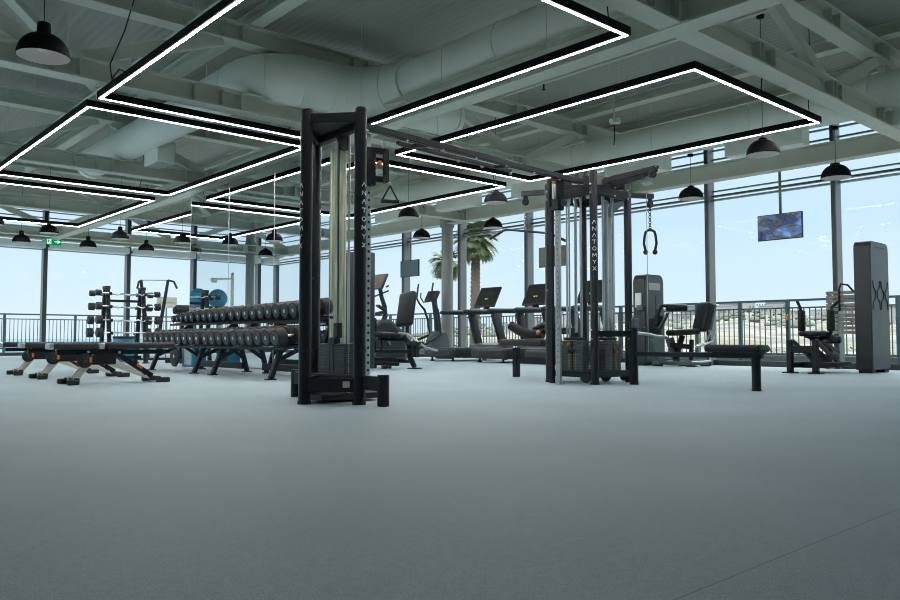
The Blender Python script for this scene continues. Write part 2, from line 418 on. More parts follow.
# trusses along X
def truss(y, zb):
    h = .26
    b = B().ibeam((XL, y, zb+h/2), (13.3, y, zb+h/2), .24, h, .022, .014)
    b.ibeam((XL, y, 4.42+.13), (13.9, y, 4.42+.13), .24, .26, .022, .014)
    nodes_b = [-1.5, 2.5, 6.52, 10.0, 13.35]; nodes_t = [.5, 4.5, 8.2, 11.7]
    for i in range(4):
        for q in (nodes_b[i], nodes_b[i+1]):
            if abs(y-9.4) < .2 and 4.2 < (q+nodes_t[i])/2 < 8.6: continue
            s = .18 if nodes_t[i] > q else -.18
            b.bar((q+s, y, zb+h), (nodes_t[i]-s*.7, y, 4.42), .10, .15)
    for x in nodes_b+nodes_t:
        for dx in (-.13, .13):
            b.bx(x+dx-.006, x+dx+.006, y-.11, y+.11, zb+.02, zb+h-.02); b.bx(x+dx-.006, x+dx+.006, y-.11, y+.11, 4.44, 4.66)
    x = .0
    while x < 13:
        b.bx(x-.005, x+.005, y-.10, y+.10, zb+.02, zb+h-.02); x += 2.0
    return struct(b.build('roof_truss', 'steel', smooth=False))
for y in (4.02, 9.4, 14.4, 19.55, 24.7): tr = truss(y, 3.5); tr.name = 'beam_truss'
# purlins along Y
for x in (1.45, 4.8, 8.15, 11.5, 13.0):
    struct(B().ibeam((x, YB, 4.765), (x, YW, 4.765), .2, .17, .018, .012).build('beam_purlin', 'steel', smooth=False))
# horizontal wind bracing under the deck
for k, (a, b) in enumerate((((4.9, 14.3), (8.0, 9.6)), ((1.6, 9.5), (4.7, 14.3)), ((8.3, 9.6), (11.4, 14.3)), ((1.6, 24.6), (4.7, 19.7)))):
    struct(B().bar((a[0], a[1], 4.60), (b[0], b[1], 4.60), .13, .10).build('beam_brace', 'steel', smooth=False))

# mirror partition
P0, P1, PX0, PX1, PT = 9.86, 14.92, 6.36, 6.66, 3.40
o = struct(B().bx(PX0+.012, PX1, P0+.012, P1, 0, PT).build('wall_partition', 'plaster', smooth=False))
B().bx(PX0+.03, PX1-.03, P0, P0+.0115, 0, PT).build('end_board', 'grain', o, smooth=False)
for x in (PX0+.012, PX1-.03): B().bx(x, x+.018, P0-.004, P0+.0115, 0, PT).build('edge_trim', 'brass', o, smooth=False)
names = ['beside the front cable tower', 'between the other two panels', 'beside the sea windows']
for k in range(3):
    y0 = P0+.014+k*1.687
    mo = B().bx(PX0, PX0+.010, y0+.006, y0+1.681, .02, PT-.01).build('mirror_panel', 'mirror', smooth=False)
    tag(mo, 'tall mirror panel behind the dumbbell racks, the one ' + names[k], 'mirror', 'mirror panels')
    B().bx(PX0-.002, PX0+.008, y0+1.676, y0+1.692, .02, PT-.01).build('joint_strip', 'silver', mo, smooth=False)

# ------------------------------------------------------------------ ceiling things
def led(x0, x1, y0, y1, label, z=3.35):
    t = thing('rectangular_pendant_light', label, 'light', ((x0+x1)/2, (y0+y1)/2, z), 0, 'rectangular LED pendant lights')
    hx, hy, w, h = (x1-x0)/2, (y1-y0)/2, .065, .085
    b = B()
    for s in (-1, 1):
        b.bx(-hx, hx, s*hy-s*w, s*hy, .004, h) if s > 0 else b.bx(-hx, hx, -hy, -hy+w, .004, h)
        b.bx(s*hx-w if s > 0 else -hx, s*hx if s > 0 else -hx+w, -hy+w, hy-w, .004, h)
    b.build('housing', 'lampout', t, smooth=False)
    g = .0185; d = B()
    for s in (-1, 1):
        ya, yb = sorted((s*hy-s*g, s*hy-s*(w-g))); d.bx(-hx+g, hx-g, ya, yb, .0005, .012)
        xa, xb = sorted((s*hx-s*g, s*hx-s*(w-g))); d.bx(xa, xb, -hy+w-g, hy-w+g, .0005, .012)
    d.build('diffuser', 'led', t, smooth=False)
    for sx in (-1, 1):
        for fy in (-.62, 0, .62):
            B().cyl((sx*(hx-w/2), hy*fy, h), (sx*(hx-w/2), hy*fy, ZD-z-.01), .003, n=5).build('suspension_wire', 'steel', t)
    B().tube([(hx-.3, -hy+.03, h), (hx-.32, -hy+.03, h+.12), (hx-.27, -hy+.03, h+.35), (hx-.25, -hy+.03, h+.75), (hx-.25, -hy+.03, ZD-z-.01)], .006, 6).build('power_cable', 'black2', t)
    if x0 < 4 and y0 < 5:
        B().tube([(-hx+.033, hy-.42, h), (-hx+.05, hy-.38, h+.08), (-hx+.10, hy-.46, h+.17), (-hx+.16, hy-.55, h+.12), (-hx+.12, hy-.5, h+.03), (-hx+.05, hy-.36, h+.08), (-hx+.04, hy-.32, h+.25), (-hx+.12, hy-.55, h+.6), (-hx+.16, hy-.75, h+.95), (-hx+.16, hy-.78, ZD-z-.01)], .008, 6).build('power_cable', 'black2', t)
    return t
XA0, XA1, XB0, XB1 = 2.875, 5.985, 7.225, 10.315
led(XA0, XA1, 4.18, 9.50, 'rectangular LED pendant above the benches, its outer corner beside the large dome lamp')
led(XA0, XA1, 9.88, 15.11, 'rectangular LED pendant over the dumbbell racks, next beyond the front one')
led(XA0, XA1, 15.85, 20.9, 'rectangular LED pendant by the sea windows, farthest before the exit sign')
led(XB0, XB1, 4.25, 9.40, 'rectangular LED pendant above the four-post cable tower')
led(XB0, XB1, 10.0, 15.2, 'rectangular LED pendant behind the mirror wall, above the leg machines')
led(XB0, XB1, 15.85, 20.77, 'rectangular LED pendant behind the mirror wall, farthest towards the sea windows')

def make_pendant(ztop, neck):
    t = thing('dome_pendant_lamp', 'x', 'lamp', (0, 0, 2.95), 0, 'black dome pendant lamps')
    R = .212
    prof = [(R, .0)]+[(R*math.cos(a)**.85, .205*math.sin(a)/.4) for a in [i*PI/2/10*.84 for i in range(1, 11)]]
    prof += [(.058, .205/.4), (.052, (.20+neck)/.4), (.02, (.215+neck)/.4), (0, (.215+neck)/.4)]
    B().lathe(prof, (0, 0, 0), (0, 0, .4), 28).build('lamp_shade', 'lampout', t)
    inner = [(R-.004, .001/.4)]+[((R-.006)*math.cos(a)**.85, .197*math.sin(a)/.4) for a in [i*PI/2/8*.82 for i in range(1, 9)]]+[(0, .192/.4)]
    B().lathe(inner, (0, 0, 0), (0, 0, .4), 28).build('reflector', 'lampin', t)
    B().sphere((0, 0, .09), .05, n=12).build('bulb', 'lampin', t)
    B().cyl((0, 0, .21+neck), (0, 0, ztop-2.95-.01), .004, n=6).build('cord', 'black2', t)
    B().cyl((0, 0, ztop-2.95-.05), (0, 0, ztop-2.95-.005), .05, n=14).build('ceiling_rose', 'lampout', t)
    return t
lamps = [(1.745, 7.235, 'large and high in the corner above the benches'), (9.84, 4.82, 'under the LED rectangle beside the television'),
         (12.09, 4.79, 'hung in front of the window above the padded tower machine'), (12.03, 7.2, 'hung in front of the window above the leg press tower'),
         (9.78, 9.75, 'under the LED corner above the treadmills'), (11.98, 12.03, 'hung before the palm tree above the treadmills'),
         (9.7, 12.15, 'under the LED line just beyond the front cable tower'), (11.9, 14.4, 'beside the round column above the switched off television'),
         (4.87, 21.83, 'at the sea windows before the exit sign, farther of two'), (4.92, 19.5, 'directly above the exit sign'),
         (6.48, 21.85, 'at the sea windows just past the exit sign'), (6.5, 19.45, 'second past the exit sign, higher of the pair'),
         (7.95, 21.65, 'low over the sea windows near the mirror'), (7.96, 19.2, 'cut by the edge of the mirror'),
         (3.65, 18.8, 'seen only in the mirror near its first joint'), (3.2, 17.3, 'seen only in the mirror near its second joint'),
         (1.64, 20.65, 'seen only in the mirror, small by the window corner'), (3.65, 21.05, 'seen only in the mirror at its far edge')]
protos = {}
BELL = (0, 8, 10, 11, 12, 14, 15)
for i, (x, y, w) in enumerate(lamps):
    key = (3.745 if x > 11.5 else ZD, .095 if i in BELL else .02)
    if key in protos: q = dup(protos[key])
    else: q = protos[key] = make_pendant(*key)
    q.location = (x, y, 2.95); q['label'] = 'black dome pendant lamp, ' + w

# ducts
def duct_path():
    z, r = 4.06, .29
    b = B()
    pts = [(6.62, -4.6, z), (6.62, 2, z), (6.62, 8.2, z)]
    for a in range(0, 7): 
        t = a*PI/12; pts.append((6.62-.75+.75*math.cos(t), 8.45+.75*math.sin(t), z))
    for a in range(0, 7):
        t = a*PI/12; pts.append((5.66-.02-.75*math.sin(t)+.0, 9.95-.75*math.cos(t), z))
    pts += [(4.89, 12, z), (4.89, 14.5, z), (4.89, 16.3, z)]
    b.tube(pts, [r, r, r]+[.33, .345, .35, .35, .35, .35, .35]+[.35, .35, .35, .35, .345, .34, .32]+[r, r, r], 32)
    for i in (2, 4, 6, 8, 9, 11, 13, 15, 16):
        d = (V(pts[min(i+1, len(pts)-1)])-V(pts[i-1])).normalized(); q = .352 if 3 < i < 15 else .325
        b.lathe([(q-.03, 0), (q+.004, .1), (q+.004, .9), (q-.03, 1)], V(pts[i])-d*.014, V(pts[i])+d*.014, 32)
    for y in (0, 3.2, 6.4): b.cyl((6.62, y-.02, z), (6.62, y+.02, z), r+.012, n=28)
    b.cyl((4.89, 16.25, z), (4.89, 16.42, z), r+.025, n=28)
    return b
t = thing('air_duct', 'large round grey green air duct that bends twice above the front cable tower', 'duct', (6.62, 4, 4.06))
duct_path().build('duct_tube', 'duct', t, off=(6.62, 4, 4.06))
B().box((5.1, 13.35, 3.72), (.30, .62, .36), bev=.01).build('outlet_box', 'duct', t, off=(6.62, 4, 4.06))
B().bx(4.97, 5.23, 13.08, 13.62, 3.535, 3.545).build('outlet_grille', 'mullion', t, off=(6.62, 4, 4.06), smooth=False)
for y in (1.0, 5.0, 11.0, 15.4):
    x = 6.62 if y < 8 else 4.89
    B().cyl((x, y, 4.34), (x, y, ZD-.005), .008, n=6).build('hanger_rod', 'steel', t, off=(6.62, 4, 4.06))
B().tube([(7.0, 9.2, 4.06), (7.6, 9.2, 4.06), (8.0, 9.2, 4.06), (8.2, 9.2, 4.06)], .29, 28).cyl((8.16, 9.2, 4.06), (8.24, 9.2, 4.06), .31, n=28).build('branch_tube', 'duct', t, off=(6.62, 4, 4.06))
t = thing('air_duct', 'long straight round air duct with box outlets running above the palm side windows', 'duct', (12.0, 4, 4.05))
d = B().cyl((12, -4.7, 4.06), (12, 25.2, 4.06), .30, n=32)
for k in range(16): d.cyl((12, -3+k*1.8-.015, 4.06), (12, -3+k*1.8+.015, 4.06), .309, n=32)
d.build('duct_tube', 'duct', t, off=(12, 4, 4.05))
for k in range(9):
    y = .29+k*2.45
    B().bx(11.86, 12.14, y, y+1.28, 3.53, 3.82, .008).build('outlet_box', 'duct', t, off=(12, 4, 4.05))
    B().bx(11.89, 12.11, y+.04, y+1.24, 3.522, 3.53).build('outlet_grille', 'blind', t, off=(12, 4, 4.05), smooth=False)
    B().cyl((12, y+.6, 4.36), (12, y+.6, ZD-.005), .008, n=6).build('hanger_rod', 'steel', t, off=(12, 4, 4.05))

# smoke detectors, vents, pipes, spotlights
def detector(x, y, lab, r=.085):
    t = thing('smoke_detector', lab, 'detector', (x, y, ZD))
    B().lathe([(0, 0), (r, 0), (r, .3), (r*.8, .75), (r*.4, 1), (0, 1)], (0, 0, -.002), (0, 0, -.05), 20).build('detector_body', 'detector', t)
    B().cyl((r*.2, 0, -.05), (r*.2, 0, -.056), .012, n=8).build('indicator', 'red', t)
detector(5.64, 5.29, 'round white smoke detector on the deck above the straight duct', .13)
detector(9.0, 5.6, 'round white smoke detector between the two upper trusses by the windows')
detector(9.15, 8.6, 'round white smoke detector above the four-post cable tower LED')
def vent(x, y0, y1, lab):
    t = thing('linear_vent', lab, 'vent', (x, (y0+y1)/2, ZD))
    B().bx(-.06, .06, -(y1-y0)/2, (y1-y0)/2, -.02, -.002).build('vent_frame', 'steel', t, smooth=False)
    b = B(); n = int((y1-y0)/.07)
    for k in range(n): b.bx(-.05, .05, -(y1-y0)/2+.035+k*.07-.012, -(y1-y0)/2+.035+k*.07+.012, -.045, -.02)
    b.build('vent_slats', 'detector', t, smooth=False)
def ventx(x0, x1, y, lab):
    t = thing('linear_vent', lab, 'vent', ((x0+x1)/2, y, ZD))
    h = (x1-x0)/2
    B().bx(-h, h, -.06, .06, -.02, -.002).build('vent_frame', 'steel', t, smooth=False)
    b = B(); n = int((x1-x0)/.08)
    for k in range(n): b.bx(-h+.04+k*.08-.014, -h+.04+k*.08+.014, -.05, .05, -.05, -.02)
    b.build('vent_slats', 'detector', t, smooth=False)
ventx(4.95, 6.2, 6.5, 'slotted linear vent on the deck beside the straight duct')
ventx(8.4, 9.6, 6.9, 'slotted linear vent on the deck between the pendants by the windows')
def pipe(pts, r, lab, sprinklers=()):
    t = thing('sprinkler_pipe', lab, 'pipe', pts[0])
    B().tube(pts, r, 8).build('pipe_run', 'steel', t, off=pts[0])
    for (x, y, z) in sprinklers:
        B().cyl((x, y, z), (x, y, z-.10), .014, n=8).cyl((x, y, z-.10), (x, y, z-.115), .03, n=10).build('sprinkler_head', 'black2', t, off=pts[0])
pipe([(9.1, 3, 4.55), (9.1, 14, 4.55), (9.1, 25, 4.55)], .025, 'thin sprinkler pipe running above the LED rectangles towards the sea', [(9.1, 4.9, 4.55), (9.1, 8, 4.55), (9.1, 11, 4.55)])
pipe([(3.9, 2, 4.48), (3.9, 14, 4.48), (3.9, 25, 4.48)], .022, 'thin sprinkler pipe running under the deck above the benches', [(3.9, 7.6, 4.48), (3.9, 10.5, 4.48), (3.9, 16.5, 4.48)])
pipe([(-1, 16.9, 4.3), (6, 16.9, 4.3), (11, 16.9, 4.3)], .03, 'sprinkler cross pipe beyond the dumbbell racks', [(2.0, 16.9, 4.3), (4, 16.9, 4.3), (6, 16.9, 4.3)])
def spot(x, y, lab):
    t = thing('ceiling_spotlight', lab, 'spotlight', (x, y, ZD))
    B().cyl((0, 0, -.003), (0, 0, -.45), .012, n=8).build('stem', 'steel', t)
    B().cyl((-.09, 0, -.5), (.07, -.05, -.46), .055, .065, n=14).cyl((.0, .02, -.42), (.0, -.02, -.5), .03, n=10).build('lamp_head', 'duct', t)
    B().tube([(0, 0, -.5), (.02, 0, -.7), (-.01, 0, -.9)], .01, 6).build('cable', 'black2', t)
spot(10.3, 5.05, 'small pale spotlight hung between the truss diagonals')
spot(11.2, 8.2, 'small pale spotlight hung beside the duct above the LED rectangle')
t = thing('ceiling_speaker', 'small pale speaker bracketed under the duct near the leg press tower', 'speaker', (12.0, 8.05, 3.42))
B().box((0, 0, 0), (.16, .2, .20), (0, .3, 0), .03).build('speaker_body', 'detector', t)
B().bar((0, 0, .08), (0, 0, .105), .05, .08).build('bracket', 'steel', t)
t = thing('security_camera', 'white dome camera under the beam near the mirror edge', 'camera', (7.3, 19.7, 3.55))
B().cyl((0, 0, 0), (0, 0, -.06), .08, n=18).build('camera_base', 'detector', t)
B().sphere((0, 0, -.06), .06, n=14).build('camera_lens', 'black2', t)
B().cyl((0, 0, 0), (0, 0, 1.29), .012, n=8).build('stem', 'detector', t)

# exit sign
t = thing('exit_sign', 'green emergency exit sign with white running figure under the beam end', 'sign', (6.5, 25.22, 3.42))
B().box((0, 0, 0), (.42, .03, .20), bev=.004).build('sign_panel', 'exit', t)
b = B()
b.bx(-.19, -.07, -.018, -.0155, -.07, .07); b.bx(-.17, -.09, -.019, -.0175, -.05, .05, mi=1)
b.sphere((-.105, -.02, .035), .016, n=8)
b.bar((-.11, -.02, .02), (-.13, -.02, -.02), .006, .025).bar((-.13, -.02, -.02), (-.10, -.02, -.05), .006, .018).bar((-.13, -.02, -.02), (-.165, -.02, -.04), .006, .018)
b.bar((.02, -.018, 0), (.12, -.018, 0), .004, .03); b.prism([(.10, .06), (.19, 0), (.10, -.06)], 'y', -.02, -.016)
b.build('pictogram', ['exit_w', 'exit'], t, smooth=False)
for x in (-.15, .15): B().cyl((x, 0, .115), (x, 0, .2), .008, n=6).build('hanger', 'steel', t)

# televisions on poles
def tv(y, z, screen, lab, tilt=.0):
    t = thing('hanging_television', lab, 'television', (13.68, y, z))
    B().box((.02, 0, 0), (.05, .82, .47), (0, tilt, 0), .006).build('television_case', 'black2', t)
    B().box((-.0065, 0, 0), (.004, .795, .445), (0, tilt, 0)).build('screen', screen, t, smooth=False)
    B().cyl((.05, 0, -.05), (.05, 0, 4.62-z+.2), .025, n=12).build('pole', 'mullion', t)
    B().box((.055, 0, 0), (.03, .2, .2)).build('wall_plate', 'black2', t)
tv(6.42, 2.54, 'screen', 'hanging television with a blue picture before the window')
tv(17.1, 2.50, 'screen_off', 'hanging television, switched off and grey, beyond the front cable tower')
tv(11.8, 2.42, 'screen_green', 'hanging television with a dim green screen seen through the four-post tower')

# ------------------------------------------------------------------ lettering made of short strokes
GL = {'A': [[(-.5, -.5), (0, .5), (.5, -.5)]], 'N': [[(-.45, -.5), (-.45, .5), (.45, -.5), (.45, .5)]], 'T': [[(-.5, .5), (.5, .5)], [(0, .5), (0, -.5)]],
      'O': [[(.45*math.cos(i*PI/6), .45*math.sin(i*PI/6)) for i in range(13)]], 'M': [[(-.5, -.5), (-.42, .5), (0, -.2), (.42, .5), (.5, -.5)]],
      'Y': [[(-.45, .5), (0, 0), (.45, .5)], [(0, 0), (0, -.5)]],
      'X': [[(-.45, .5), (-.1, .2), (-.1, -.2), (-.45, -.5)], [(.45, .5), (.1, .2), (.1, -.2), (.45, -.5)], [(-.1, .05), (.1, -.05)]]}
def letters_on_post(cx, cy, r, ang, ztop, word, pitch, h, w, parent, off, th=.0075):
    """vertical word wrapped on a round post; ang = outward direction of the text"""
    def P(u, z, d):
        a = ang+u/r
        return V((cx+(r+d)*math.cos(a), cy+(r+d)*math.sin(a), z))
    for i, ch in enumerate(word):
        zc = ztop-i*pitch; b = B()
        for st in GL[ch]:
            for (u0, v0), (u1, v1) in zip(st, st[1:]):
                du, dv = (u1-u0)*w, (v1-v0)*h; l = math.hypot(du, dv); nx, ny = -dv/l*th/2, du/l*th/2
                n = 3
                for k in range(n):
                    qs = []
                    for f in (k/n, (k+1)/n):
                        uu, zz = u0*w+du*f, zc+v0*h+dv*f
                        qs.append((P(uu+nx, zz+ny, .0015), P(uu-nx, zz-ny, .0015)))
                    b.quad(qs[0][0], qs[0][1], qs[1][1], qs[1][0])
        b.build('letter', 'white', parent, off=off, smooth=False)
def flat_letters(b, o, ux, uz, word, w, h, pitch, th):
    """strokes as thin bars on a plane with axes ux, uz from origin o"""
    o, ux, uz = V(o), V(ux), V(uz)
    for i, ch in enumerate(word):
        for st in GL[ch]:
            for (a, c), (d, e) in zip(st, st[1:]):
                b.bar(o+ux*(i*pitch+a*w)+uz*(c*h), o+ux*(i*pitch+d*w)+uz*(e*h), th, th, up=ux.cross(uz))

# ------------------------------------------------------------------ the cable machine: front tower, beam, four-post tower (one bolted unit)
CM = (5.5, 5.6, 0)
cm = thing('cable_machine', 'black cable crossover machine, a three-post tower joined by a beam to a four-post tower', 'gym machine', CM)
def P_(b, n, m, parent=cm, smooth=True): return b.build(n, m, parent, off=CM, smooth=smooth)
def post(x, y, r, h, text=None, ang=0, zt=0, pitch=.07, lh=.036, lw=.038):
    p = P_(B().lathe([(0, 0), (r+.006, 0), (r+.006, .02/h), (r, .03/h), (r, 1-.012/h), (r*.8, 1), (0, 1)], (x, y, 0), (x, y, h), 24), 'post', 'black')
    if text: letters_on_post(x, y, r, ang, zt, text, pitch, lh, lw, p, CM)
    P_(B().cyl((x, y, .42), (x, y, .44), r+.004, n=16), 'collar', 'black2', p)
    return p
LX, RX, QX = (3.285, 5.45), (3.587, 5.12), (3.64, 5.875)
post(*LX, .05, 2.40, 'ANATOMYX', PI*1.02, 1.765)
post(*RX, .05, 2.40, 'ANATOMYX', -PI/2+.05, 1.765)
post(*QX, .045, 2.36)
def flatbar(p0, p1, w, h, name, m='black', bev=.006): return P_(B().bar(p0, p1, w, h, bev), name, m)
# bar() puts w across and h along 'up'
flatbar((*LX, 2.32), (*RX, 2.32), .06, .08, 'top_bar')
flatbar((*QX, 2.27), (*RX, 2.27), .06, .09, 'top_bar')
flatbar((*QX, 2.27), (*LX, 2.27), .05, .07, 'top_bar')
bb = flatbar((*LX, .155), (*RX, .155), .06, .11, 'base_bar')
mid = V((*LX, .16)).lerp(V((*RX, .16)), .78); d = (V((*RX, 0))-V((*LX, 0))).normalized(); nrm = V((d.y, -d.x, 0)); nrm = nrm if nrm.dot(V((-.6, -.8, 0))) > 0 else -nrm
P_(B().bar(mid+nrm*.0315-d*.028, mid+nrm*.0315+d*.028, .004, .05), 'sticker', 'sticker', bb)
flatbar((*QX, .155), (*LX, .155), .06, .11, 'base_bar')
P_(B().prism([(LX[0]+.03, LX[1]), (RX[0], RX[1]+.03), (QX[0], QX[1]-.03)], 'z', 2.285, 2.30), 'top_plate', 'black2')
flatbar((3.62, 4.86, .175), (3.62, 6.14, .175), .075, .11, 'foot_bar')
for y in (4.846, 6.155): P_(B().cyl((3.622, y, 0), (3.622, y, .245), .047, n=22, bev=.006), 'foot', 'black')
P_(B().bx(3.40, 4.02, 5.36, 5.66, .02, .075, .008), 'base_plate', 'black2')
# front weight stack
def stack(cx, cy, wx, wy, z0, z1, n, groove):
    b = B(); ph = (z1-z0)/n
    for k in range(n): b.box((cx, cy, z0+ph*(k+.5)), (wx, wy, ph-.0015), bev=.003, seg=1)
    return P_(b, 'weight_stack', 'plate')
st = stack(3.695, 5.575, .16, .40, .165, .485, 18, 'x')
P_(B().bx(3.612, 3.6145, 5.535, 5.553, .17, .485).bx(3.612, 3.6145, 5.60, 5.606, .17, .485), 'selector_slot', 'black2', st, False)
P_(B().bx(3.60, 3.66, 5.50, 5.585, .475, .535, .006).bx(3.63, 3.68, 5.50, 5.57, .53, .66, .006), 'selector_head', 'black2', st)
P_(B().cyl((3.66, 5.54, .66), (3.66, 5.54, 2.25), .004, n=6), 'cable', 'black2')
for dy in (-.085, .085): P_(B().cyl((3.66, 5.50+dy-.03, .06), (3.66, 5.50+dy-.03, 2.23), .0105, n=10), 'guide_rod', 'chrome')
for dy in (-.22, .24): P_(B().cyl((3.72, 5.53+dy, .1), (3.72, 5.53+dy, 2.2), .0045, n=6), 'cable', 'silver')
for z in (1.05, .33):
    P_(B().cyl((QX[0]-.06, QX[1]-.03, z), (QX[0]-.04, QX[1]-.025, z), .012, n=10), 'bolt', 'black2')
P_(B().cyl((3.72, 5.44, .30), (3.72, 5.52, .30), .07, n=18), 'pulley_wheel', 'rubber')
for k in range(2): P_(B().cyl((3.62+.1*k, 5.4+.14*k, 2.20), (3.62+.1*k, 5.43+.14*k, 2.20), .055, n=18), 'pulley_wheel', 'rubber')
# perforated rail and carriage of the front tower
rl = P_(B().box((3.97, 5.56, 1.2), (.05, .05, 2.28), bev=.004), 'pulley_rail', 'silver')
b = B()
for k in range(30): b.cyl((3.9445, 5.56, .25+k*.065), (3.943, 5.56, .25+k*.065), .011, n=8); b.cyl((3.97, 5.5345, .25+k*.065), (3.97, 5.533, .25+k*.065), .013, n=8)
P_(b, 'hole_pattern', 'black2', rl)
cr = P_(B().box((3.97, 5.54, 2.04), (.10, .10, .34), bev=.01).box((4.10, 5.46, 2.06), (.06, .035, .30), bev=.01).bar((3.97, 5.50, 2.18), (4.11, 5.46, 2.18), .03, .05).bar((3.97, 5.50, 1.93), (4.11, 5.46, 1.93), .03, .05), 'pulley_carriage', 'black')
P_(B().cyl((4.02, 5.46, 2.06), (4.0, 5.41, 2.06), .022, n=12, bev=.004), 'adjuster_knob', 'orange', cr)
P_(B().cyl((4.08, 5.43, 1.93), (4.08, 5.46, 1.93), .035, n=16), 'pulley_wheel', 'rubber', cr)
P_(B().tube(arc((4.06, 5.44, 2.24), .03, 0, 2*PI, 14)[:-1], .006, 6, True), 'hook_ring', 'silver', cr)
# crossover beam and pull-up grips
flatbar((3.55, 5.46, 2.375), (7.2, 5.76, 2.375), .06, .06, 'crossover_beam')
g = P_(B().bar((4.6, 5.95, 2.44), (6.35, 6.09, 2.44), .04, .04, .006), 'pull_up_grip', 'black')
b = B()
for f in (0.0, .5, .72, 1.0):
    p = V((4.6, 5.95, 2.44)).lerp(V((6.35, 6.09, 2.44)), f); b.sphere(p+V((0, 0, -.03)), .018, n=8)
P_(b, 'bolts', 'silver', g)
b = B()
for k in range(7):
    p = V((3.9, 5.47, 2.34)).lerp(V((7.0, 5.73, 2.34)), k/6.5); b.sphere(p, .014, n=8)
P_(b, 'bolts', 'silver', g)
for f in (.12, .85):
    p = V((4.6, 5.95, 2.44)).lerp(V((6.35, 6.09, 2.44)), f); q = V((3.55, 5.46, 2.39)).lerp(V((7.2, 5.76, 2.39)), (p.x-3.55)/3.65)
    P_(B().bar(p, q, .04, .03), 'grip_strut', 'black')
# four-post tower
TX0, TX1, TY0, TY1 = 7.13, 7.79, 5.52, 6.20
post(TX0, TY0, .046, 2.46, 'ANATOMYX', math.atan2(-.60, -.80)+.15, 1.86, .0765, .044, .046)
post(TX0, TY1, .046, 2.40); post(TX1, TY0, .046, 2.40); post(TX1, TY1, .046, 2.40)
for a, c in (((TX0, TY0), (TX1, TY0)), ((TX0, TY1), (TX1, TY1)), ((TX0, TY0), (TX0, TY1)), ((TX1, TY0), (TX1, TY1))):
    flatbar((*a, 2.24), (*c, 2.24), .06, .10, 'top_bar'); flatbar((*a, .11), (*c, .11), .05, .07, 'base_bar')
flatbar((TX0, TY0, 2.36), (TX1, TY1, 2.36), .05, .06, 'top_bar'); flatbar((TX0, TY1, 2.36), (TX1, TY0, 2.36), .05, .06, 'top_bar')
b = B()
for k, (x, y, z) in enumerate(((7.2, 5.62, 2.36), (7.3, 5.75, 2.40), (7.46, 5.86, 2.44), (7.62, 5.7, 2.42), (7.68, 5.98, 2.4), (7.3, 6.05, 2.4), (7.5, 5.56, 2.33), (7.2, 6.1, 2.33))):
    P_(B().cyl((x-.015, y-.012, z), (x+.015, y+.012, z), .06, n=18), 'pulley_wheel', 'rubber')
b = B()
for (x, y) in ((7.1, 5.55), (7.1, 6.2), (7.76, 5.5), (7.5, 5.5)):
    for z in (2.2, 2.30, .62, .52): b.sphere((x-.035, y-.035, z), .013, n=8)
P_(b, 'bolts', 'silver')
for (x, y, wx, wy, face) in ((7.21, 5.86, .13, .30, 'x'), (7.50, 5.60, .30, .13, 'y'), (7.46, 6.12, .30, .13, 'y2'), (7.72, 5.86, .13, .30, 'x2')):
    s = stack(x, y, wx, wy, .14, .50, 20, face)
    if face == 'x':
        fx = x-wx/2-.001
        P_(B().bx(fx-.001, fx, y-.012, y+.012, .14, .5).bx(fx-.02, fx, y-.05, y+.06, .36, .40, .004), 'selector_slot', 'black2', s)
        for e in (-1, 1):
            m = B()
            for k in range(12): m.bx(fx-.001, fx, y+e*.05-.008, y+e*.05+.008, .17+k*.018, .180+k*.018)
            P_(m, 'number_markings', 'yellow', s, False)
        P_(B().sphere((fx-.02, y+.04, .46), .02, n=10), 'selector_pin', 'orange', s)
        rods = [(x, y-.09), (x, y+.09), (x, y)]
    else:
        sy = -1 if face == 'y' else 1
        if face == 'y':
            fy = y-wy/2-.001
            P_(B().bx(x-.012, x+.012, fy-.001, fy, .14, .5), 'selector_slot', 'black2', s)
            for e in (-1, 1):
                m = B()
                for k in range(12): m.bx(x+e*.05-.008, x+e*.05+.008, fy-.001, fy, .17+k*.018, .180+k*.018)
                P_(m, 'number_markings', 'yellow', s, False)
            P_(B().sphere((x+.03, fy-.02, .37), .02, n=10).tube([(x+.03, fy-.02, .37), (x-.01, fy-.03, .42), (x-.02, fy-.02, .5)], .006, 6), 'selector_pin', 'orange', s)
        rods = [(x-.09, y), (x+.09, y)] if 'y' in face else [(x, y-.09), (x, y+.09)]
    P_(B().box((x, y, .52), (wx*.7, wy*.7, .035), bev=.006).box((x, y, .56), (.05, .05, .07), bev=.006), 'selector_head', 'black2', s)
    for (rx, ry) in rods: P_(B().cyl((rx, ry, .08), (rx, ry, 2.20), .012, n=10).cyl((rx, ry, 2.14), (rx, ry, 2.21), .02, n=10), 'guide_rod', 'chrome')
P_(B().cyl((7.60, 5.72, .5), (7.60, 5.72, 2.2), .035, n=14), 'guide_tube', 'silver')
b = B()
for k in range(7): P_(B().cyl((7.0+.12*k, 5.55+.08*(k % 3), .07), (7.03+.12*k, 5.56+.08*(k % 3), .07), .05, n=14), 'pulley_wheel', 'rubber')
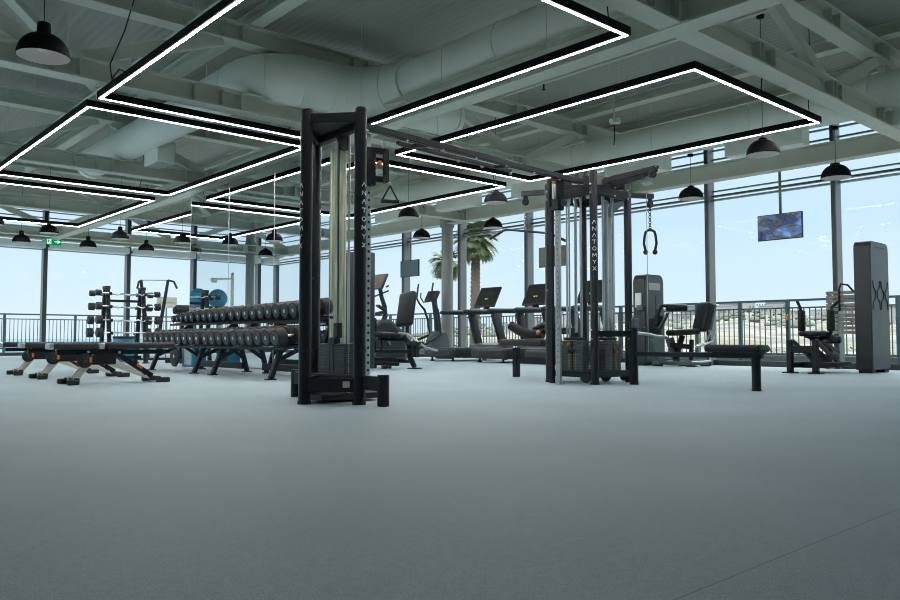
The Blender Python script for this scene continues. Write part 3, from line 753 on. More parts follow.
# rail and carriage of the four-post tower
P_(B().bx(6.95, 7.00, 6.00, 6.05, 0.0, 2.3, .004), 'rail_support', 'black')
P_(B().bx(7.05, 7.09, 6.13, 6.17, 0.0, 1.1, .004), 'rail_support', 'black')
rl = P_(B().box((6.83, 5.80, 1.15), (.055, .055, 2.30), rot=(0, 0, .25), bev=.004), 'pulley_rail', 'silver')
b = B()
for k in range(30): b.cyl((6.80, 5.785, .25+k*.065), (6.7985, 5.785, .25+k*.065), .010, n=8)
P_(b, 'hole_pattern', 'mullion', rl)
cr = P_(B().box((6.83, 5.80, 2.20), (.11, .11, .40), bev=.01).box((6.83, 5.92, 2.22), (.05, .05, .34), bev=.01), 'pulley_carriage', 'black')
P_(B().cyl((6.76, 5.79, 2.30), (6.76, 5.79, 2.12), .024, n=12, bev=.005), 'adjuster_knob', 'silver', cr)
P_(B().cyl((6.76, 5.79, 2.305), (6.76, 5.79, 2.33), .022, n=12), 'knob_ring', 'orange', cr)
P_(B().cyl((6.80, 5.70, 2.08), (6.83, 5.70, 2.08), .04, n=16), 'pulley_wheel', 'rubber', cr)
# pulley arms
def arm(p0, p1, drop):
    a = P_(B().bar(p0, p1, .05, .07, .006), 'pulley_arm', 'black')
    p1 = V(p1); d = (p1-V(p0)).normalized(); q = p1-d*.06
    P_(B().bar(q+V((0, 0, -.02)), q+V((0, 0, -drop)), .03, .07, .004), 'arm_bracket', 'black', a)
    P_(B().cyl(q+d.cross(V((0, 0, 1)))*.02+V((0, 0, -drop+.01)), q-d.cross(V((0, 0, 1)))*.02+V((0, 0, -drop+.01)), .045, n=18), 'pulley_wheel', 'rubber', a)
    return a
arm((7.46, 6.1, 2.36), (7.50, 6.98, 2.44), .12)
arm((7.6, 5.86, 2.30), (8.84, 5.86, 2.42), .12)
arm((7.46, 5.55, 2.40), (7.45, 4.88, 2.43), .06)
P_(B().prism([(5.5, 2.30), (5.5, 2.44), (4.86, 2.46), (4.86, 2.43), (5.05, 2.34)], 'x', 7.435, 7.465), 'arm_gusset', 'black')
P_(B().prism([(7.82, 2.30), (8.3, 2.32), (7.82, 2.0)], 'y', 5.85, 5.87), 'arm_gusset', 'gplastic')
P_(B().cyl((7.45, 5.02, .30), (7.45, 5.02, 2.36), .004, n=6), 'cable', 'silver')
# seated row on the near side
P_(B().lathe([(0, 0), (.052, 0), (.048, .04), (.046, 1), (0, 1)], (7.465, 5.225, 0), (7.465, 5.225, .72), 22), 'short_post', 'black')
flatbar((TX0, TY0, .58), (7.465, 5.225, .58), .055, .07, 'brace_bar'); flatbar((TX1, TY0, .58), (7.465, 5.225, .58), .055, .07, 'brace_bar')
P_(B().box((7.465, 5.2, .70), (.10, .05, .12), bev=.01), 'row_bracket', 'gplastic')
flatbar((7.465, 5.225, .35), (7.465, 3.70, .35), .06, .05, 'seat_rail')
P_(B().lathe([(0, 0), (.05, 0), (.045, .05), (.045, 1), (0, 1)], (7.465, 3.77, 0), (7.465, 3.77, .335), 22), 'seat_leg', 'black')
P_(B().bx(7.34, 7.60, 3.68, 4.28, .385, .462, .03, 4).bx(7.37, 7.57, 3.72, 4.2, .372, .388), 'seat_pad', 'vinyl')
# lat pulldown seat on the far side
P_(B().bar((7.70, 7.29, 0), (7.70, 7.29, .40), .07, .09, .006), 'seat_leg', 'black')
flatbar((7.62, 6.22, .23), (7.70, 7.27, .23), .06, .09, 'seat_rail')
P_(B().bx(7.56, 7.84, 6.72, 7.50, .42, .515, .035, 4), 'seat_pad', 'vinyl_brown')
flatbar((7.60, 6.20, .62), (7.66, 6.75, .62), .05, .08, 'roller_arm')
rp = P_(B().tube([(7.52, 7.22, .70), (7.55, 7.08, .62), (7.60, 6.92, .58), (7.64, 6.75, .58)], .062, 14), 'thigh_roller', 'vinyl')
P_(B().sphere((7.515, 7.235, .705), .05, n=12), 'end_cap', 'silver', rp)
P_(B().sphere((7.575, 6.78, .60), .03, n=10), 'adjuster_knob', 'orange', rp)
P_(B().tube([(7.75, 7.0, .64), (7.72, 6.8, .70), (7.68, 6.6, .68)], .045, 12), 'thigh_roller', 'vinyl')

# attachments hanging from the machine
t = thing('stirrup_handle', 'black triangular stirrup handle hanging from the front tower pulley', 'cable handle', (4.10, 5.40, 1.73))
B().tube([(0, 0, .14), (-.05, .03, .03), (-.06, .035, .0)], .008, 6).tube([(0, 0, .14), (.05, -.03, .03), (.06, -.035, .0)], .008, 6).build('strap', 'black2', t)
B().cyl((-.07, .038, .0), (.07, -.038, 0), .016, n=12).build('grip', 'rubber', t)
B().tube(arc((0, 0, .155), .014, 0, 2*PI, 10)[:-1], .004, 6, True).build('clip', 'silver', t)
t = thing('lat_bar', 'long bent lat pulldown bar hanging by a chain from the four-post tower arm', 'cable bar', (7.5, 6.93, 1.93))
B().tube([(0, .66, -.03), (0, .40, .06), (0, .34, .065), (0, .28, .055), (0, -.35, -.05), (0, -.42, -.06), (0, -.5, -.10), (0, -.68, -.18)], .015, 10).build('bar', 'black2', t)
B().tube([(0, .66, -.03), (0, .42, .05)], .018, 10).build('grip', 'rubber', t)
B().tube([(0, -.5, -.10), (0, -.7, -.19)], .018, 10).build('grip', 'rubber', t)
def chain(b, p0, p1, n, r=.017):
    p0, p1 = V(p0), V(p1)
    for k in range(n):
        c = p0.lerp(p1, (k+.5)/n); l = (p1-p0).length/n*.62
        ax = V((1, 0, 0)) if k % 2 else V((0, 1, 0))
        b.tube([c+ax*r*math.cos(a)+V((0, 0, l*math.sin(a))) for a in [i*2*PI/10 for i in range(10)]], .0055, 5, True)
b = B(); chain(b, (0, 0, .015), (0, 0, .385), 10); b.build('chain', 'silver', t)
t = thing('triceps_rope', 'looped black triceps rope with ball ends hanging on a chain', 'cable rope', (8.77, 5.86, 1.93))
pts = [(-.04, .045, -.25), (-.055, .06, -.15), (-.045, .055, -.05)]+[(-.045*math.cos(a), .05*math.cos(a), -.02+.05*math.sin(a)) for a in [i*PI/6 for i in range(1, 6)]]+[(.045, -.055, -.05), (.055, -.06, -.15), (.04, -.045, -.25)]
B().tube(pts, .017, 10).build('rope', 'rubber', t)
for s in (-1, 1): B().sphere((s*.04, -s*.045, -.265), .034, n=14).build('ball_end', 'rubber', t)
b = B(); chain(b, (0, 0, .045), (0, 0, .36), 9); b.tube(arc((0, 0, .035), .02, 0, 2*PI, 12)[:-1], .005, 6, True); b.build('chain', 'black2', t)

# ------------------------------------------------------------------ dumbbell racks and dumbbells
def make_rack():
    t = thing('dumbbell_rack', 'x', 'rack', (0, 0, 0), 0, 'two-tier dumbbell racks')
    # local: x depth (0 = front foot), y along the rack, centre 0; length 2.3
    for y in (-.84, .84):
        B().bar((0, y, .01), (.16, y, .42), .06, .075, .008, up=(0, 1, 0)).bx(-.06, .06, y-.05, y+.05, 0, .015).build('front_leg', 'black', t)
        B().bar((.86, y, .01), (.62, y, .86), .06, .075, .008, up=(0, 1, 0)).bx(.80, .92, y-.05, y+.05, 0, .015).build('rear_leg', 'black', t)
        B().bar((.12, y, .34), (.70, y, .80), .055, .07, .006, up=(0, 1, 0)).bar((.09, y, .24), (.50, y, .42), .05, .06, .006, up=(0, 1, 0)).bar((.5, y, .42), (.80, y, .22), .05, .06, .006, up=(0, 1, 0)).build('side_brace', 'black', t)
    B().bar((.80, -.84, .10), (.80, .84, .10), .06, .10, .006).build('base_beam', 'black', t)
    for (x, z, n) in ((.07, .395, 'lower'), (.46, .755, 'upper')):
        tl = B()
        tl.bar((x-.02, -1.13, z), (x-.02, 1.13, z), .05, .035, .004).bar((x+.26, -1.13, z+.045), (x+.26, 1.13, z+.045), .05, .035, .004)
        for y in (-1.12, -.84, 0, .84, 1.12): tl.bar((x-.04, y, z), (x+.28, y, z+.045), .04, .03)
        tl.build('tier', 'black2', t)
    return t
RK = make_rack(); RK.location = (4.85, 9.71, 0); RK['label'] = 'black two-tier dumbbell rack standing closer to the cable tower'
dup(RK, (4.85, 12.03, 0), label='black two-tier dumbbell rack standing farther away, towards the barbell rack')
def make_db():
    t = thing('dumbbell', 'x', 'dumbbell', (0, 0, 0), 0, 'round dumbbells')
    R = .113
    for s, nm in ((-1, 'f'), (1, 'r')):
        x0, x1 = s*.065, s*.205
        hd = B().lathe([(0, 0), (R*.86, 0), (R*.97, .06), (R, .14), (R, .86), (R*.97, .94), (R*.9, 1), (0, 1)], (x0, 0, 0), (x1, 0, 0), 20).build('weight_head', 'rubber_worn', t)
        q = B().lathe([(0, 0), (R*.80, 0), (R*.78, 1), (R*.50, 1), (R*.48, .4), (R*.26, .4), (R*.26, 1), (0, 1)], (x1-s*.001, 0, 0), (x1+s*.005, 0, 0), 20)
        q.build('head_face', 'dbface', hd)
        B().cyl((x1+s*.002, 0, 0), (x1+s*.008, 0, 0), R*.24, n=12).build('centre_cap', 'chrome', hd)
    B().lathe([(0, 0), (.016, 0), (.0185, .5), (.016, 1), (0, 1)], (-.066, 0, 0), (.066, 0, 0), 12).build('handle', 'chrome', t)
    return t
DB = make_db(); first = True
TIL = math.atan2(.045, .28)
for tier, (xf, zf) in enumerate(((4.775, .528), (5.165, .878))):
    for k in range(20):
        y = 8.68+k*.2285+(.05 if k >= 10 else 0)-(.02)
        if tier == 0: s = 1.0-.006*k
        else: s = 1.0-.012*k if k < 15 else (.80, .76, .72, .60, .52)[k-15]
        s = max(s, .5)
        lab = 'black round-headed dumbbell, %s from the cable tower end of the %s tier' % (ORD[k], ('lower', 'upper')[tier])
        q = DB if first else dup(DB)
        first = False
        xc = xf+.21*1.0
        zc = (.455 if tier == 0 else .815)+.110*s-.008+.005
        q.location = (xc, y, zc); q.rotation_euler = (random.uniform(-.6, .6), -TIL, 0); q.scale = (s if s > .8 else s*1.1, s, s); q['label'] = lab

# ------------------------------------------------------------------ barbell rack
t = thing('barbell_rack', 'tall black A-frame barbell rack before the sea windows', 'rack', (5.72, 16.6, 0))
for x in (-.42, .30):
    for s in (-1, 1):
        u = B().bar((x, s*.30, .02), (x, s*.07, 1.58), .07, .075, .008).bx(x-.05, x+.05, s*.30-.08, s*.30+.08, 0, .02).build('upright', 'black', t)
        b = B()
        for k in range(7): 
            f = .12+k*.13; b.sphere((x-.038, s*(.30-.23*f), .02+1.56*f), .012, n=6)
        b.build('bolts', 'silver', u)
    B().bx(x-.05, x+.05, -.11, .11, 1.53, 1.60, .01).build('top_cap', 'black', t)
B().bar((-.42, 0, .12), (.30, 0, .12), .06, .08).build('cross_bar', 'black', t); B().bar((-.42, 0, 1.30), (.30, 0, 1.30), .05, .05).build('cross_bar', 'black', t)
ZB = (1.45, 1.18, .90, .64)
for s in (-1, 1):
    for z in ZB:
        yy = s*(.30-.23*(z-.02)/1.56)
        for x in (-.42, .30): B().bx(x-.03, x+.03, min(yy, yy+s*.17), max(yy, yy+s*.17), z-.045, z-.02).bx(x-.03, x+.03, min(yy+s*.15, yy+s*.17), max(yy+s*.15, yy+s*.17), z-.03, z+.02).build('bar_hook', 'black2', t)
for s, side in ((-1, 'near side'), (1, 'far window side')):
    for k, z in enumerate(ZB):
        yy = s*(.30-.23*(z-.02)/1.56)+s*.10
        r = (.062, .078, .088, .10)[k]
        t = thing('barbell', '%s barbell on the barbell rack, %s from the top on the %s' % ('curl' if k < 3 else 'straight', ORD[k], side), 'barbell', (5.70, 16.6+yy, z), 0, 'fixed barbells on the rack')
        pts = [(-.56, 0, 0), (-.34, 0, 0)]
        pts += ([(-.24, 0, -.035), (-.14, 0, .0), (-.02, 0, -.03), (0.06, 0, -.03), (.16, 0, .005), (.26, 0, -.03), (.34, 0, 0)] if k < 3 and s < 0 else [(0, 0, 0), (.3, 0, 0)])+[(.52, 0, 0)]
        B().tube(pts, .014, 8).build('bar', 'chrome', t)
        for e in (-1, 1):
            x = -.56 if e < 0 else .52
            h = B().cyl((x, 0, 0), (x+e*.11, 0, 0), r, n=18, bev=.012).build('weight_head', 'rubber', t)
            B().cyl((x+e*.11, 0, 0), (x+e*.114, 0, 0), r*.7, n=14).build('head_face', 'dbface', h)

# ------------------------------------------------------------------ adjustable benches
def make_bench():
    t = thing('adjustable_bench', 'x', 'bench', (0, 0, 0), 0, 'adjustable benches in a row')
    # local x along the bench, seat end at -0.70, back end at +0.68
    B().bx(-.66, -.20, -.14, .14, .40, .475, .028, 4).build('seat_pad', 'vinyl_brown', t)
    B().bx(-.11, .70, -.14, .14, .40, .475, .028, 4).build('back_pad', 'vinyl_brown', t)
    B().bx(-.19, -.12, -.10, .10, .40, .47, .01).build('hinge_block', 'silver', t); B().bx(-.72, -.665, -.09, .09, .40, .47, .015).build('end_cap', 'silver', t)
    fr = B().bar((-.62, 0, .365), (.62, 0, .365), .07, .055, .006).bx(-.28, .02, -.06, .06, .22, .36, .01)
    fr.bar((.05, 0, .34), (.46, 0, .07), .06, .07, .006, up=(0, 1, 0)).build('frame', 'black', t)
    B().bar((-.18, .0, .33), (-.42, 0, .045), .05, .05, .006, up=(0, 1, 0)).bar((-.24, -.045, .34), (-.44, -.045, .07), .018, .03, up=(0, 1, 0)).bar((-.24, .045, .34), (-.44, .045, .07), .018, .03, up=(0, 1, 0)).build('front_strut', 'cream', t)
    p = [(-.36, .33), (-.30, .34), (.46, .09), (.44, .05), (.40, .045)]
    nt = [(-.05, .335)]
    for k in range(7):
        a = k/6; nt += [(-.02+.42*a, .315-.25*a), (.0+.42*a, .275-.235*a), (.03+.42*a, .285-.235*a)]
    nt += [(.46, .05), (.40, .045), (-.10, .24)]
    B().prism(nt, 'y', -.045, -.033).build('notched_plate', 'cream', t)
    B().prism(nt, 'y', .033, .045).build('notched_plate', 'cream', t)
    for k, (x, y0, y1) in enumerate(((-.45, -.20, .20), (.46, -.23, .23))):
        f = B().bar((x, y0, .05), (x, y1, .05), .06, .05, .008).build('foot_bar', 'black', t)
        for y in (y0, y1):
            B().bx(x-.10 if k == 0 else x-.03, x+.02 if k == 0 else x+.13, y-.035, y+.035, .0, .06, .012).build('foot', 'rubber', f)
        if k == 0: B().tube(arc((x-.07, -.20, .075), .03, 0, 2*PI, 12)[:-1], .005, 6, True).build('carry_loop', 'silver', f)
        else: B().cyl((x-.02, y0-.05, .035), (x-.02, y0-.036, .035), .03, n=14).build('wheel', 'plastic', f)
    w = B().cyl((-.34, -.11, .27), (-.34, -.075, .27), .085, n=24, bev=.01).build('adjuster_disc', 'black2', t)
    b = B()
    for k in range(3): b.bar((-.34-.05*math.cos(k*PI/3), -.113, .27-.05*math.sin(k*PI/3)), (-.34+.05*math.cos(k*PI/3), -.113, .27+.05*math.sin(k*PI/3)), .006, .012, up=(0, 1, 0))
    b.build('disc_spokes', 'dbface', w); B().bx(-.30, -.27, -.116, -.11, .25, .31, .002).build('label_tab', 'orange', w)
    B().box((.30, -.037, .19), (.075, .004, .03), rot=(0, .58, 0)).build('label_tab', 'orange', t)
    B().cyl((.05, -.08, .36), (.05, -.05, .36), .014, n=8).cyl((-.3, -.08, .37), (-.3, -.05, .37), .014, n=8).build('bolts', 'silver', t)
    return t
BN = make_bench(); BN.location = (3.13, 9.52, 0); BN['label'] = 'black adjustable flat bench standing closest to the camera in the row of three'
dup(BN, (3.2, 11.08, 0), label='black adjustable flat bench in the middle of the row of three')
dup(BN, (3.24, 12.5, 0), label='black adjustable flat bench closest to the sea windows in the row of three')

# ------------------------------------------------------------------ treadmills (face the palm side windows, +X)
def make_treadmill():
    t = thing('treadmill', 'x', 'treadmill', (0, 0, 0), 0, 'treadmills in a row')
    # local origin: rear centre on the floor; x forward
    dk = B().bx(.0, 1.95, -.50, .50, .10, .285, .02)
    dk.build('deck', 'plastic', t)
    B().bx(-.035, .05, -.51, .51, .09, .28, .03, 3).build('rear_cover', 'plastic', t)
    b = B(); flat_letters(b, (-.037, -.28, .185), (0, -1, 0), (0, 0, 1), 'AX', .055, .06, .075, .007); b.build('emblem', 'gplastic', t, smooth=False)
    B().bx(.03, 1.45, -.27, .27, .285, .293).build('running_belt', 'rubber', t)
    for s in (-1, 1): B().bx(.05, 1.5, .30 if s > 0 else -.50, .50 if s > 0 else -.30, .285, .305, .006).build('side_rail', 'gplastic', t)
    B().prism([(1.35, .28), (1.42, .37), (1.65, .41), (1.96, .34), (1.97, .12), (1.35, .12)], 'y', -.47, .47).build('motor_hood', 'gplastic', t)
    for x in (.10, 1.8):
        for y in (-.36, .36):
            B().cyl((x, y, 0), (x, y, .03), .055, n=14).cyl((x, y, .03), (x, y, .11), .025, n=10).build('foot', 'rubber', t)
    for s in (-1, 1):
        B().bar((1.72, s*.43, .22), (1.40, s*.40, 1.12), .09, .22, .02, up=(1, 0, 0)).build('upright', 'plastic', t)
        h = B().tube([(.40, s*.40, 1.13), (.46, s*.40, 1.135), (1.2, s*.40, 1.15), (1.52, s*.39, 1.16)], [.035, .055, .058, .062], 12).build('handrail', 'plastic', t)
        B().sphere((1.33, s*.40, 1.10), .018, n=8).build('grip_button', 'red' if s < 0 else 'orange', h)
    B().bx(1.36, 1.56, -.41, .41, 1.10, 1.22, .03, 3).build('console_tray', 'gplastic', t)
    B().bar((1.50, 0, 1.18), (1.58, 0, 1.42), .18, .05, .01, up=(1, 0, 0)).build('console_neck', 'plastic', t)
    c = B().box((1.57, 0, 1.52), (.05, .70, .56), (0, .5, 0), .018).build('console', 'plastic', t)
    m = Matrix.Rotation(.5, 3, 'Y')
    def cp(u, w, d=-.027): return V((1.57, 0, 1.52))+m @ V((d, u, w))
    s_ = B(); s_.quad(cp(-.32, -.25), cp(.32, -.25), cp(.32, .25), cp(-.32, .25)); s_.build('display', 'black2', c, smooth=False)
    for (u, w, k) in ((.03, -.06, 'green_led'), (-.035, -.06, 'red_led')):
        q = B(); q.quad(cp(u-.022, w-.016, -.029), cp(u+.022, w-.016, -.029), cp(u+.022, w+.016, -.029), cp(u-.022, w+.016, -.029)); q.build('display_light', k, c, smooth=False)
    q = B()
    for k in range(8): q.quad(cp(-.24+.06*k, .08, -.029), cp(-.21+.06*k, .08, -.029), cp(-.21+.06*k, .086, -.029), cp(-.24+.06*k, .086, -.029))
    q.build('display_marks', 'gplastic', c, smooth=False)
    return t
TM = make_treadmill(); TM.location = (11.66, 13.47, 0); TM['label'] = 'black treadmill standing beside the round column'
dup(TM, (11.66, 11.87, 0), label='black treadmill in the middle, its console just clear of the four-post tower')
dup(TM, (11.66, 10.28, 0), label='black treadmill mostly hidden behind the four-post cable tower')

# elliptical
t = thing('elliptical_trainer', 'black elliptical trainer with upright moving handles beside the round column', 'elliptical trainer', (12.58, 15.0, 0)); t.scale = (1.06, 1.06, 1.06)
B().bx(-.95, .62, -.07, .07, .06, .13, .02).bx(.5, .62, -.30, .30, .0, .08, .02).bx(-.97, -.87, -.28, .28, 0, .08, .02).build('base_frame', 'plastic', t)
B().prism([(.10, .10), (.05, .45), (.22, .66), (.50, .62), (.62, .40), (.60, .10)], 'y', -.10, .10).build('drive_cover', 'gplastic', t)
B().bar((.36, 0, .55), (.22, 0, 1.42), .09, .12, .02, up=(1, 0, 0)).build('mast', 'plastic', t)
c = B().box((.16, 0, 1.50), (.07, .40, .28), (0, .5, 0), .02).build('console', 'plastic', t)
B().box((.127, 0, 1.517), (.004, .34, .2), (0, .5, 0)).build('display', 'black2', c, smooth=False)
for s in (-1, 1):
    B().tube([(.26, s*.20, .55), (.20, s*.22, .95), (.12, s*.24, 1.18), (-.02, s*.26, 1.32), (-.10, s*.27, 1.45), (-.06, s*.27, 1.72), (-.04, s*.27, 1.80)], [.026, .028, .03, .024, .022, .022, .02], 10).build('moving_handle', 'plastic', t)
    B().tube([(.18, s*.12, 1.38), (.02, s*.16, 1.36), (-.06, s*.17, 1.46), (-.05, s*.17, 1.58)], .016, 8).build('fixed_grip', 'rubber', t)
    a = B().bar((.26, s*.20, .58), (-.50, s*.20, .28+.06*s), .05, .06, .01).build('pedal_arm', 'plastic', t)
    B().bx(-.62, -.22, s*.20-.08, s*.20+.08, .31+.05*s, .36+.05*s, .015).build('pedal', 'rubber', a)
    B().bar((-.50, s*.20, .28+.06*s), (-.86, s*.17, .12), .04, .05, .01).build('crank_link', 'plastic', t)

# stepper / recumbent bike with console on a curved neck
t = thing('recumbent_bike', 'black exercise bike with a rounded hood and a tilted console on a curved neck', 'exercise bike', (9.78, 13.24, 0))
B().prism([(-.22, .08), (-.30, .45), (-.22, .80), (-.05, .92), (.20, .90), (.46, .72), (.60, .42), (.62, .08)], 'y', -.17, .17).build('drive_hood', 'gplastic', t)
B().prism([(-.18, .12), (-.25, .45), (-.18, .76), (-.03, .86), (.18, .84), (.42, .66), (.54, .4), (.55, .12)], 'y', -.185, -.17).build('side_panel', 'plastic', t)
B().tube([(.10, 0, .86), (.16, 0, 1.0), (.14, 0, 1.2), (.06, 0, 1.4), (.02, 0, 1.58)], [.06, .055, .05, .045, .045], 12).build('console_neck', 'plastic', t)
c = B().box((-.02, 0, 1.72), (.06, .46, .36), (0, .45, 0), .02).build('console', 'plastic', t)
m = Matrix.Rotation(.45, 3, 'Y')
q = B(); f = lambda u, w, d=-.032: V((-.02, 0, 1.72))+m @ V((d, u, w))
q.quad(f(-.2, -.15), f(.2, -.15), f(.2, .15), f(-.2, .15)); q.build('display', 'black2', c, smooth=False)
for (u, k) in ((.08, 'green_led'), (.03, 'red_led')):
    q = B(); q.quad(f(u-.022, -.09, -.034), f(u+.022, -.09, -.034), f(u+.022, -.05, -.034), f(u-.022, -.05, -.034)); q.build('display_light', k, c, smooth=False)
B().tube([(.0, .25, 1.40), (-.02, .30, 1.5), (-.10, .31, 1.56)], .018, 8).tube([(.0, -.25, 1.60), (-.02, -.34, 1.62)], .018, 8).tube([(.05, -.25, 1.52), (.05, .25, 1.42)], .018, 8).build('handlebar', 'plastic', t)
B().bar((.10, -.06, 1.12), (-.10, -.06, 1.22), .12, .04, .01).bar((.1, 0, 1.08), (-.06, 0, 1.04), .16, .06, .01).build('bottle_holder', 'plastic', t)
B().bx(-1.0, .62, -.06, .06, .05, .14, .02).bx(.5, .62, -.30, .30, 0, .07, .02).bx(-1.05, -.95, -.30, .30, 0, .07, .02).build('base_frame', 'black', t)
for s in (-1, 1):
    k = B().bar((.15, s*.19, .38), (.05, s*.21, .22 if s > 0 else .54), .03, .04, .008, up=(0, 1, 0)).build('crank', 'silver', t)
    B().bx(.0, .12, s*.22-.0 if s > 0 else -.32, .32 if s > 0 else -.22, (.20 if s > 0 else .52), (.24 if s > 0 else .56), .008).build('pedal', 'rubber', k)
B().bar((-.62, 0, .1), (-.70, 0, .50), .08, .08, .01).bx(-.86, -.48, -.2, .2, .50, .58, .03).box((-.92, 0, .84), (.07, .36, .5), (0, -.2, 0), .03).build('seat', 'vinyl', t)

# seated adductor machine in front of the bike
t = thing('hip_abductor_machine', 'black seated hip machine with a tall tilted backrest beside the front cable tower', 'gym machine', (8.3, 10.65, 0))
def HB(b, n, m, p=None): return b.build(n, m, p or t)
# local frame along the picture direction: the machine runs along (-Y) to the pedestal
HB(B().bx(-.95, -.55, -.05, .35, 0.02, 1.98, .03), 'weight_tower', 'plastic')
HB(B().bar((-.6, .62, .10), (.30, .62, .10), .08, .08, .01).bar((-.2, .75, .08), (-.1, -.1, .08), .08, .06, .01), 'base_frame', 'black')
HB(B().bar((-.16, .70, .30), (-.02, -.30, .30), .10, .06, .01).bar((-.10, .6, .16), (-.02, 0.05, .16), .06, .06, .01), 'lower_bar', 'black')
HB(B().tube([(.02, -.10, .56), (.08, -.18, .42), (.08, -.20, .20), (.12, -.28, .03)], [.045, .05, .05, .045], 12).cyl((.12, -.28, 0), (.12, -.28, .02), .13, n=18), 'pedestal', 'black')
bp = B().box((.06, -.12, 1.03), (.12, .40, .62), (-.10, .24, 0), .055, 4)
HB(bp, 'backrest', 'vinyl')
HB(B().bar((.10, -.1, .60), (.14, -.06, .95), .06, .05, .01), 'backrest_post', 'black')
HB(B().box((-.12, .22, .585), (.36, .40, .09), (.08, 0, .1), .035, 4), 'seat_pad', 'vinyl')
HB(B().bar((-.14, .40, .52), (.04, -.10, .50), .10, .06, .01), 'seat_frame', 'black')
for k, (y, z) in enumerate(((.78, .76), (.55, .72))):
    HB(B().box((-.20, y, z), (.10, .24, .34), (.0, -.12, .2), .04, 4), 'thigh_pad', 'vinyl')
for k in range(3):
    HB(B().tube(arc((-.20, .40+.17*k, .40), .17-.02*k, -.4, PI+.5, 12, 'yz'), .018, 8), 'cam_lever', 'black')
HB(B().cyl((-.25, .55, .40), (-.19, .55, .40), .10, n=20).cyl((-.25, .80, .36), (-.19, .80, .36), .08, n=18), 'cam_wheel', 'plastic')
HB(B().tube([(-.05, -.05, .62), (.0, -.22, .60), (.08, -.42, .46), (.10, -.62, .36), (.10, -.9, .32)], .022, 8), 'step_handle', 'silver')
HB(B().bx(.0, .16, -.50, -.20, .40, .47, .02).bx(.05, .12, -.4, -.3, .2, .4), 'foot_rest', 'rubber')
for q in ((-.30, -.12, .48, .58), (-.28, -.12, .05, .15), (-.22, -.10, .72, .82)): HB(B().bx(*q, 0, .065, .01), 'foot', 'rubber')

# ------------------------------------------------------------------ leg press with tower, before the window
t = thing('leg_press_machine', 'grey towered leg press with a black seat, standing before the window behind the row bench', 'gym machine', (12.66, 8.60, 0))
def KB(b, n, m, p=None): return b.build(n, m, p or t)
pr = [(0.0, .06), (0, 1.62), (.03, 1.71), (.10, 1.76), (.54, 1.76), (.61, 1.71), (.64, 1.62), (.64, .06)]
tw = KB(B().prism(pr, 'y', .0, .26), 'tower_shroud', 'plastic')
KB(B().prism([(u*.94+.02, w*.985+.01) for u, w in pr], 'y', -.012, .0), 'face_panel', 'gplastic', tw)
KB(B().bx(.12, .50, -.016, -.011, 1.46, 1.60, .003), 'instruction_plate', 'detector', tw)
KB(B().bx(.33, .375, -.016, -.011, .85, 1.36, .003), 'weight_window', 'vinyl_brown', tw)
KB(B().bx(.02, .62, .02, .24, 0, .06), 'tower_base', 'black2', tw)
KB(B().bx(-.03, .0, .06, .2, 1.12, 1.40, .006), 'paper_holder', 'white', tw); KB(B().bx(-.05, .0, .02, .16, 1.06, 1.16, .006), 'cup_holder', 'gplastic', tw)
KB(B().bar((.1, -.1, .06), (.1, -.95, .06), .08, .07, .01).bar((.62, -.1, .06), (.70, -.9, .06), .08, .07, .01).bar((.1, -.9, .06), (.7, -.9, .06), .07, .07, .01).bar((.05, -.28, .06), (.66, -.28, .06), .07, .07, .01), 'base_frame', 'gplastic')
for (x, y) in ((.08, -.22), (.42, -.56), (.70, -.86), (.10, -.92)): KB(B().cyl((x, y, 0), (x, y, .025), .10, n=18), 'foot', 'rubber')
# two grey side blades
for dx in (-.20, .30):
    KB(B().prism([(-.20+dx, .50), (.02+dx, .54), (.24+dx, .10), (.14+dx, .05), (.04+dx, .10)], 'y', -.42, -.375), 'side_blade', 'gplastic')
KB(B().tube([(-.45, -.15, .62), (-.25, -.25, .60), (-.05, -.30, .56), (.20, -.32, .54), (.36, -.34, .47)], .03, 12), 'swing_arm', 'silver')
KB(B().bar((.36, -.42, .12), (.46, -.52, .58), .08, .10, .01).bar((.2, -.4, .40), (.62, -.6, .36), .08, .09, .01).bar((.62, -.6, .1), (.62, -.62, .5), .07, .07, .01), 'seat_frame', 'black')
KB(B().box((.42, -.56, .64), (.52, .42, .11), (0, -.06, -.55), .04, 4), 'seat_pad', 'vinyl')
KB(B().box((.72, -.80, .93), (.14, .38, .58), (0, .26, -.42), .06, 4), 'backrest', 'vinyl')
KB(B().box((.80, -.86, .92), (.05, .34, .5), (0, .26, -.35), .02), 'backrest_shell', 'gplastic')
rr = KB(B().cyl((.30, -.28, 1.11), (.60, -.54, 1.11), .068, n=18, bev=.02), 'shin_roller', 'vinyl')
KB(B().tube([(.16, -.2, .80), (.15, -.2, 1.0), (.22, -.23, 1.14), (.30, -.28, 1.14)], .03, 10).bar((.1, -.15, .70), (.2, -.25, .95), .06, .07, .01), 'roller_arm', 'black')
KB(B().tube([(-.02, -.16, .72), (.05, -.22, .96), (.08, -.24, 1.06)], .03, 10).tube([(.02, -.30, .66), (.15, -.36, .9), (.19, -.38, 1.0)], .026, 10), 'grip_handle', 'rubber')
KB(B().tube([(.78, -.62, .38), (.86, -.78, .44), (.90, -.84, .62), (.86, -.80, .86)], .02, 8).tube([(.62, -.70, .36), (.80, -.96, .46), (.84, -.98, .66), (.76, -.92, .84)], .02, 8), 'hand_rail', 'silver')
KB(B().tube([(.14, -.9, .09), (.45, -.96, .09), (.74, -.93, .10), (.80, -.88, .2)], .022, 8), 'foot_tube', 'silver')
KB(B().bx(-.20, .20, -.24, -.04, .60, .74, .03).cyl((-.14, -.26, .80), (-.14, -.22, .80), .10, n=20), 'pivot_housing', 'black')

